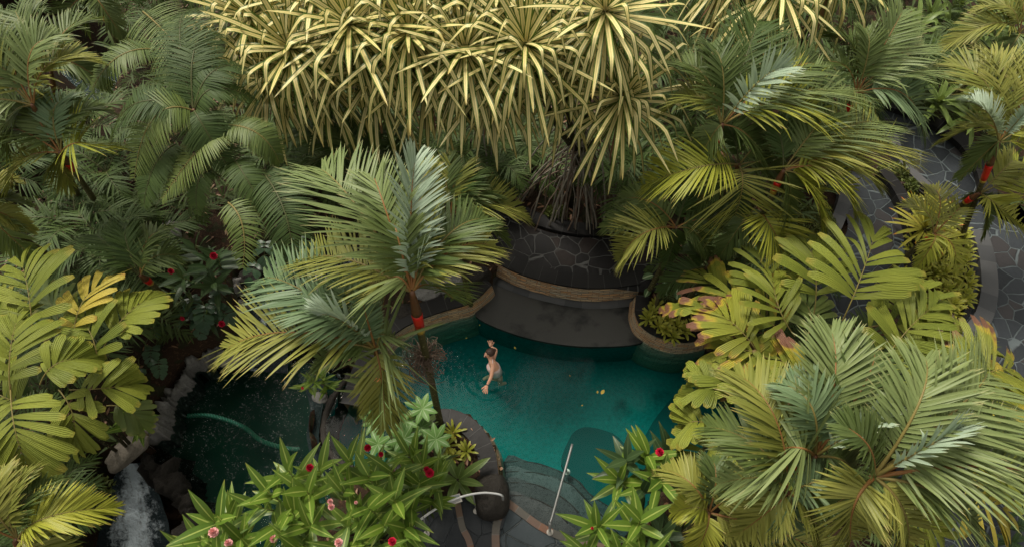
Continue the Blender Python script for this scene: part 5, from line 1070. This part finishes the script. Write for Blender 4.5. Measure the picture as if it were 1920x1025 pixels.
# young shaded palms under the tall ones: one built, the rest copied
src = None
for k, (x, y, z) in enumerate([(600, 250, 1.8), (500, 240, 1.4), (690, 260, 1.6), (1210, 300, 1.8), (1290, 60, 2.2), (1310, 190, 2.0), (1240, 150, 2.0), (1700, 110, 1.4), (30, 320, 2.0), (200, 330, 1.8), (140, 440, 1.6), (200, 470, 1.6), (280, 440, 1.2),
        (230, 30, 2.2), (100, 520, 1.2), (1560, 10, 2.2), (1640, 120, 1.6), (1540, 270, 1.6), (1480, 500, 1.2), (1400, 500, 1.3), (1450, 600, 1.2), (1480, 760, 1.5), (1600, 700, 1.6), (1400, 880, 1.4), (60, 620, 1.3), (20, 860, 1.4), (90, 930, 1.2), (160, 620, 1.2), (620, 280, 2), (540, 300, 1.6), (860, 300, 1.6), (780, 290, 1.8), (1190, 340, 1.6),
        (930, 300, 1.3), (960, 250, 1.2), (1000, 290, 1.1), (900, 340, 1.2), (1120, 280, 1.3), (40, 220, 2.6), (170, 240, 1.2), (60, 60, 1.6), (250, 560, 1.0), (1180, 60, 2.4), (1330, 300, 1.6), (1440, 180, 2.2), (1520, 180, 2.0)]):
    if x < 560: z = min(z, 1.5)
    c = P(x, y, z)
    if src is None:
        src = thing('understory_palm', where('dusky shaded young palm', x, y), 'palm', (c[0], c[1], .3), 'young palms in the shade')
        g = Geo(); tube(g, [(c[0], c[1], .3), (c[0], c[1], z)], .03, 6); g.build('trunk', MAT['trunkdark'], src)
        for i_ in range(8):
            a_ = i_*.785+rng.normal(0, .15); tip = c+np.array([math.cos(a_)*1.15, math.sin(a_)*1.15, -.15+.5*(i_ % 2)]); m_ = (c+tip)/2+[0, 0, .35]
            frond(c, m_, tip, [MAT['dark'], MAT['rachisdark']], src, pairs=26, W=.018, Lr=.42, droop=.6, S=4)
        z0_ = z-.3
    else:
        r = src.copy(); C.objects.link(r); r['label'] = where('dusky shaded young palm', x, y); s_ = rng.uniform(.8, 1.15)
        r.location = (c[0], c[1], .3); r.rotation_euler = (rng.normal(0, .08), rng.normal(0, .08), rng.uniform(0, 6.28)); r.scale = (s_, s_, max(.5, (z-.3)/z0_))
        for ch in src.children:
            q_ = ch.copy(); C.objects.link(q_); q_.parent = r

# ---------------- the swimmer ----------------
skin = leaf = None
m, tt_, out_ = newmat('skin_tanned'); wp_ = world_pos(tt_)
p_ = shade(tt_, out_, mixc(tt_, noise(tt_, 9, 3, wp_), (.80, .45, .30), (.70, .36, .23)), .45, .35); p_.inputs['Subsurface Weight'].default_value = .1; p_.inputs['Subsurface Radius'].default_value = (.02, .008, .004); SK = m
def skinned(name, verts, edges, radii, mat, parent, sub=2, root=0):
    org = parent_world(parent); me = bpy.data.meshes.new(name); me.from_pydata([tuple(np.array(v)-org) for v in verts], edges, []); o = bpy.data.objects.new(name, me); C.objects.link(o)
    md = o.modifiers.new('s', 'SKIN'); me.skin_vertices.new(name='sk') if not me.skin_vertices else None
    for i_, r in enumerate(radii): me.skin_vertices[0].data[i_].radius = (r, r) if isinstance(r, (int, float)) else r
    me.skin_vertices[0].data[root].use_root = True
    ms = o.modifiers.new('u', 'SUBSURF'); ms.levels = sub; ms.render_levels = sub
    dg = bpy.context.evaluated_depsgraph_get(); ev = o.evaluated_get(dg); nm = bpy.data.meshes.new_from_object(ev); o.modifiers.clear(); o.data = nm
    nm.materials.clear(); nm.materials.append(mat)
    for f in nm.polygons: f.use_smooth = True
    o.parent = parent; return o
W_ = lambda x, y, z: P(x, y, z)
hip = W_(932, 703, -.22); waist = W_(929, 694, -.08); chest = W_(923, 683, .06); neckb = W_(920, 674, .15); neck = W_(919, 669, .19); head = W_(918, 662, .26)
person = thing('person', 'woman in a pale swimsuit treading water in the teal pool, one arm reaching down', 'person', hip)
shL = W_(925, 684, .17); shR = W_(924, 673, .08)     # near arm reaches down the picture, far arm bends behind the head
shL2 = shL
elL = W_(921, 706, .09); wrL = W_(913.5, 721, .03)
elR = W_(931, 655, .05); wrR = W_(920, 650, .06)
knL = W_(938, 713, -.45); anL = W_(936, 720, -.62); toL = W_(950, 717, -.64)
knR = W_(920, 706, -.48); anR = W_(914, 706, -.60); toR = W_(905, 711, -.62)
V_ = [hip, waist, chest, neckb, neck, head, shL, elL, wrL, shR, elR, wrR, W_(935, 706, -.28), knL, anL, toL, W_(927, 705, -.28), knR, anR, toR]
E_ = [(0, 1), (1, 2), (2, 3), (3, 4), (4, 5), (2, 6), (6, 7), (7, 8), (2, 9), (9, 10), (10, 11), (0, 12), (12, 13), (13, 14), (14, 15), (0, 16), (16, 17), (17, 18), (18, 19)]
R_ = [.15, .125, .145, .07, .055, .085, .058, .042, .03, .058, .042, .03, .095, .062, .042, .035, .095, .062, .042, .035]
skinned('body', V_, E_, R_, SK, person)
def hand(name, wr, fwd, palmn, s=1.0):
    fwd = nrm(np.array(fwd, float)); palmn = nrm(np.array(palmn, float)); sd = nrm(np.cross(fwd, palmn)); vs = [wr, wr+fwd*.045*s, wr+fwd*.085*s]; es = [(0, 1), (1, 2)]; rs = [.028*s, (.036*s), (.034*s)]
    for q_, (o_, l_) in enumerate([(-.030, .062), (-.010, .075), (.011, .070), (.031, .054)]):
        k0 = len(vs); vs += [wr+fwd*.095*s+sd*o_*s, wr+fwd*(.095+l_*.55)*s+sd*o_*1.35*s-palmn*.004, wr+fwd*(.095+l_)*s+sd*o_*1.6*s-palmn*.016]; es += [(2, k0), (k0, k0+1), (k0+1, k0+2)]; rs += [.011*s, .0095*s, .0075*s]
    k0 = len(vs); vs += [wr+fwd*.05*s+sd*.042*s, wr+fwd*.085*s+sd*.068*s, wr+fwd*.108*s+sd*.078*s]; es += [(1, k0), (k0, k0+1), (k0+1, k0+2)]; rs += [.014*s, .011*s, .009*s]
    return skinned(name, vs, es, rs, SK, person, 1)
hand('hand', wrL, W_(909.5, 734, .02)-wrL, (0.15, 0, 1), 1.15); hand('hand', wrR, W_(919, 640, .05)-wrR, (0, 0, 1), 1.15)
# second raised forearm just right of the head belongs to the far arm side: lower hand at the ear
hd = thing('head_parts', '', ''); bpy.data.objects.remove(hd)
def blob(name, c, r, mat, parent, f=None, sub=3, rot=None):
    bm = bmesh.new(); bmesh.ops.create_icosphere(bm, subdivisions=sub, radius=1); org = parent_world(parent)
    for v in bm.verts:
        k = f(v.co.copy()) if f else 1.0; v.co = Vector((v.co.x*r[0], v.co.y*r[1], v.co.z*r[2]))*k
        if rot is not None: v.co = rot@v.co
    me = bpy.data.meshes.new(name); bm.to_mesh(me); bm.free(); me.materials.append(mat)
    for p in me.polygons: p.use_smooth = True
    o = bpy.data.objects.new(name, me); C.objects.link(o); o.parent = parent; o.location = tuple(np.array(c)-org); return o
hairm = plain('hair_dark_brown', (.035, .016, .010), .4, .5, 0, 60, (.09, .045, .028), .6, 120)
fdir = nrm(np.array([-.85, -.45, -.1]))
hc = head+np.array([0, 0, .02])
rotz = Matrix.Rotation(math.atan2(fdir[1], fdir[0]), 3, 'Z')
blob('hair', hc-fdir*.018+np.array([0, 0, .022]), (.118, .098, .098), hairm, person, lambda d: (1+.05*mnoise.noise(d*4)) * (0.80 if d.x > .55 and d.z < .45 else 1), rot=rotz)
blob('hair_bun', hc-fdir*.115+np.array([0, 0, .02]), (.045, .045, .04), hairm, person, lambda d: 1+.15*mnoise.noise(d*5))
def facef(d): return 1+(.10 if d.x > .9 else 0)*(1 if abs(d.y) < .25 else 0)
blob('face', hc+fdir*.018-np.array([0, 0, .022]), (.098, .076, .105), SK, person, facef, 4, rotz)
gl_ = plain('sunglasses_dark', (.02, .02, .02), .15, .6)
sdv = np.array([-fdir[1], fdir[0], 0])
for s_ in (-1, 1): blob('sunglass_lens', hc+fdir*.108+sdv*s_*.036+np.array([0, 0, .0]), (.016, .030, .024), gl_, person, None, 2, rotz)
blob('nose', hc+fdir*.125-np.array([0, 0, .03]), (.018, .013, .022), SK, person, None, 2, rotz)
blob('mouth', hc+fdir*.108-np.array([0, 0, .068]), (.012, .024, .008), plain('lips', (.5, .12, .10), .4), person, None, 2, rotz)
for s_ in (-1, 1): blob('ear', hc+sdv*s_*.085-np.array([0, 0, .01]), (.02, .01, .03), SK, person, None, 2, rotz)
suit = plain('swimsuit_pale_pink', (.85, .70, .66), .7, .3, 0, 30, (.75, .55, .50))
skinned('swimsuit', [hip-[0, 0, .03], waist, chest-[0, 0, .05], chest+(neckb-chest)*.1], [(0, 1), (1, 2), (2, 3)], [.172, .146, .172, .10], suit, person, 2)
for s0, s1 in ((chest+(shR-chest)*.55+[0, 0, .055], neck+[0.02, -.05, -.01]), (chest+(shL-chest)*.6+[0, 0, .07], neck+[.05, -.03, -.02])):
    g = Geo(); tube(g, bez(s0, (s0+s1)/2+[0, 0, .045], s1, 8), .012, 6); g.build('strap', suit, person)
# floating leaves on the pool
for k, (x, y, s_) in enumerate([(964, 649, .05), (1127, 738, .09), (1120, 737, .05), (1069, 705, .03), (900, 610, .03), (876, 632, .03), (1090, 760, .03)]):
    c = P(x, y, .006); g = Geo(); a = rng.uniform(0, 6.28); blades(g, [c], [[math.cos(a), math.sin(a), 0.0]], [[0, 0, 1.0]], s_*1.4, s_*.4, 0, prof='oval', S=4, fold=.1)
    tag(g.build('floating_leaf', MAT['bromgold']), where('tiny yellow leaf floating', x, y), 'leaf', 'fallen leaves floating on the pool')
g = Geo(); c = P(1154, 761, -1.28); blades(g, [c, c, c], [[1, .2, 0], [-.8, .6, 0], [.1, 1, 0]], [[0, 0, 1.0]]*3, .16, .05, 0, prof='oval', S=4); tag(g.build('sunken_leaf', MAT['rachisdark']), 'dark leaf cluster resting on the pool floor', 'leaf')
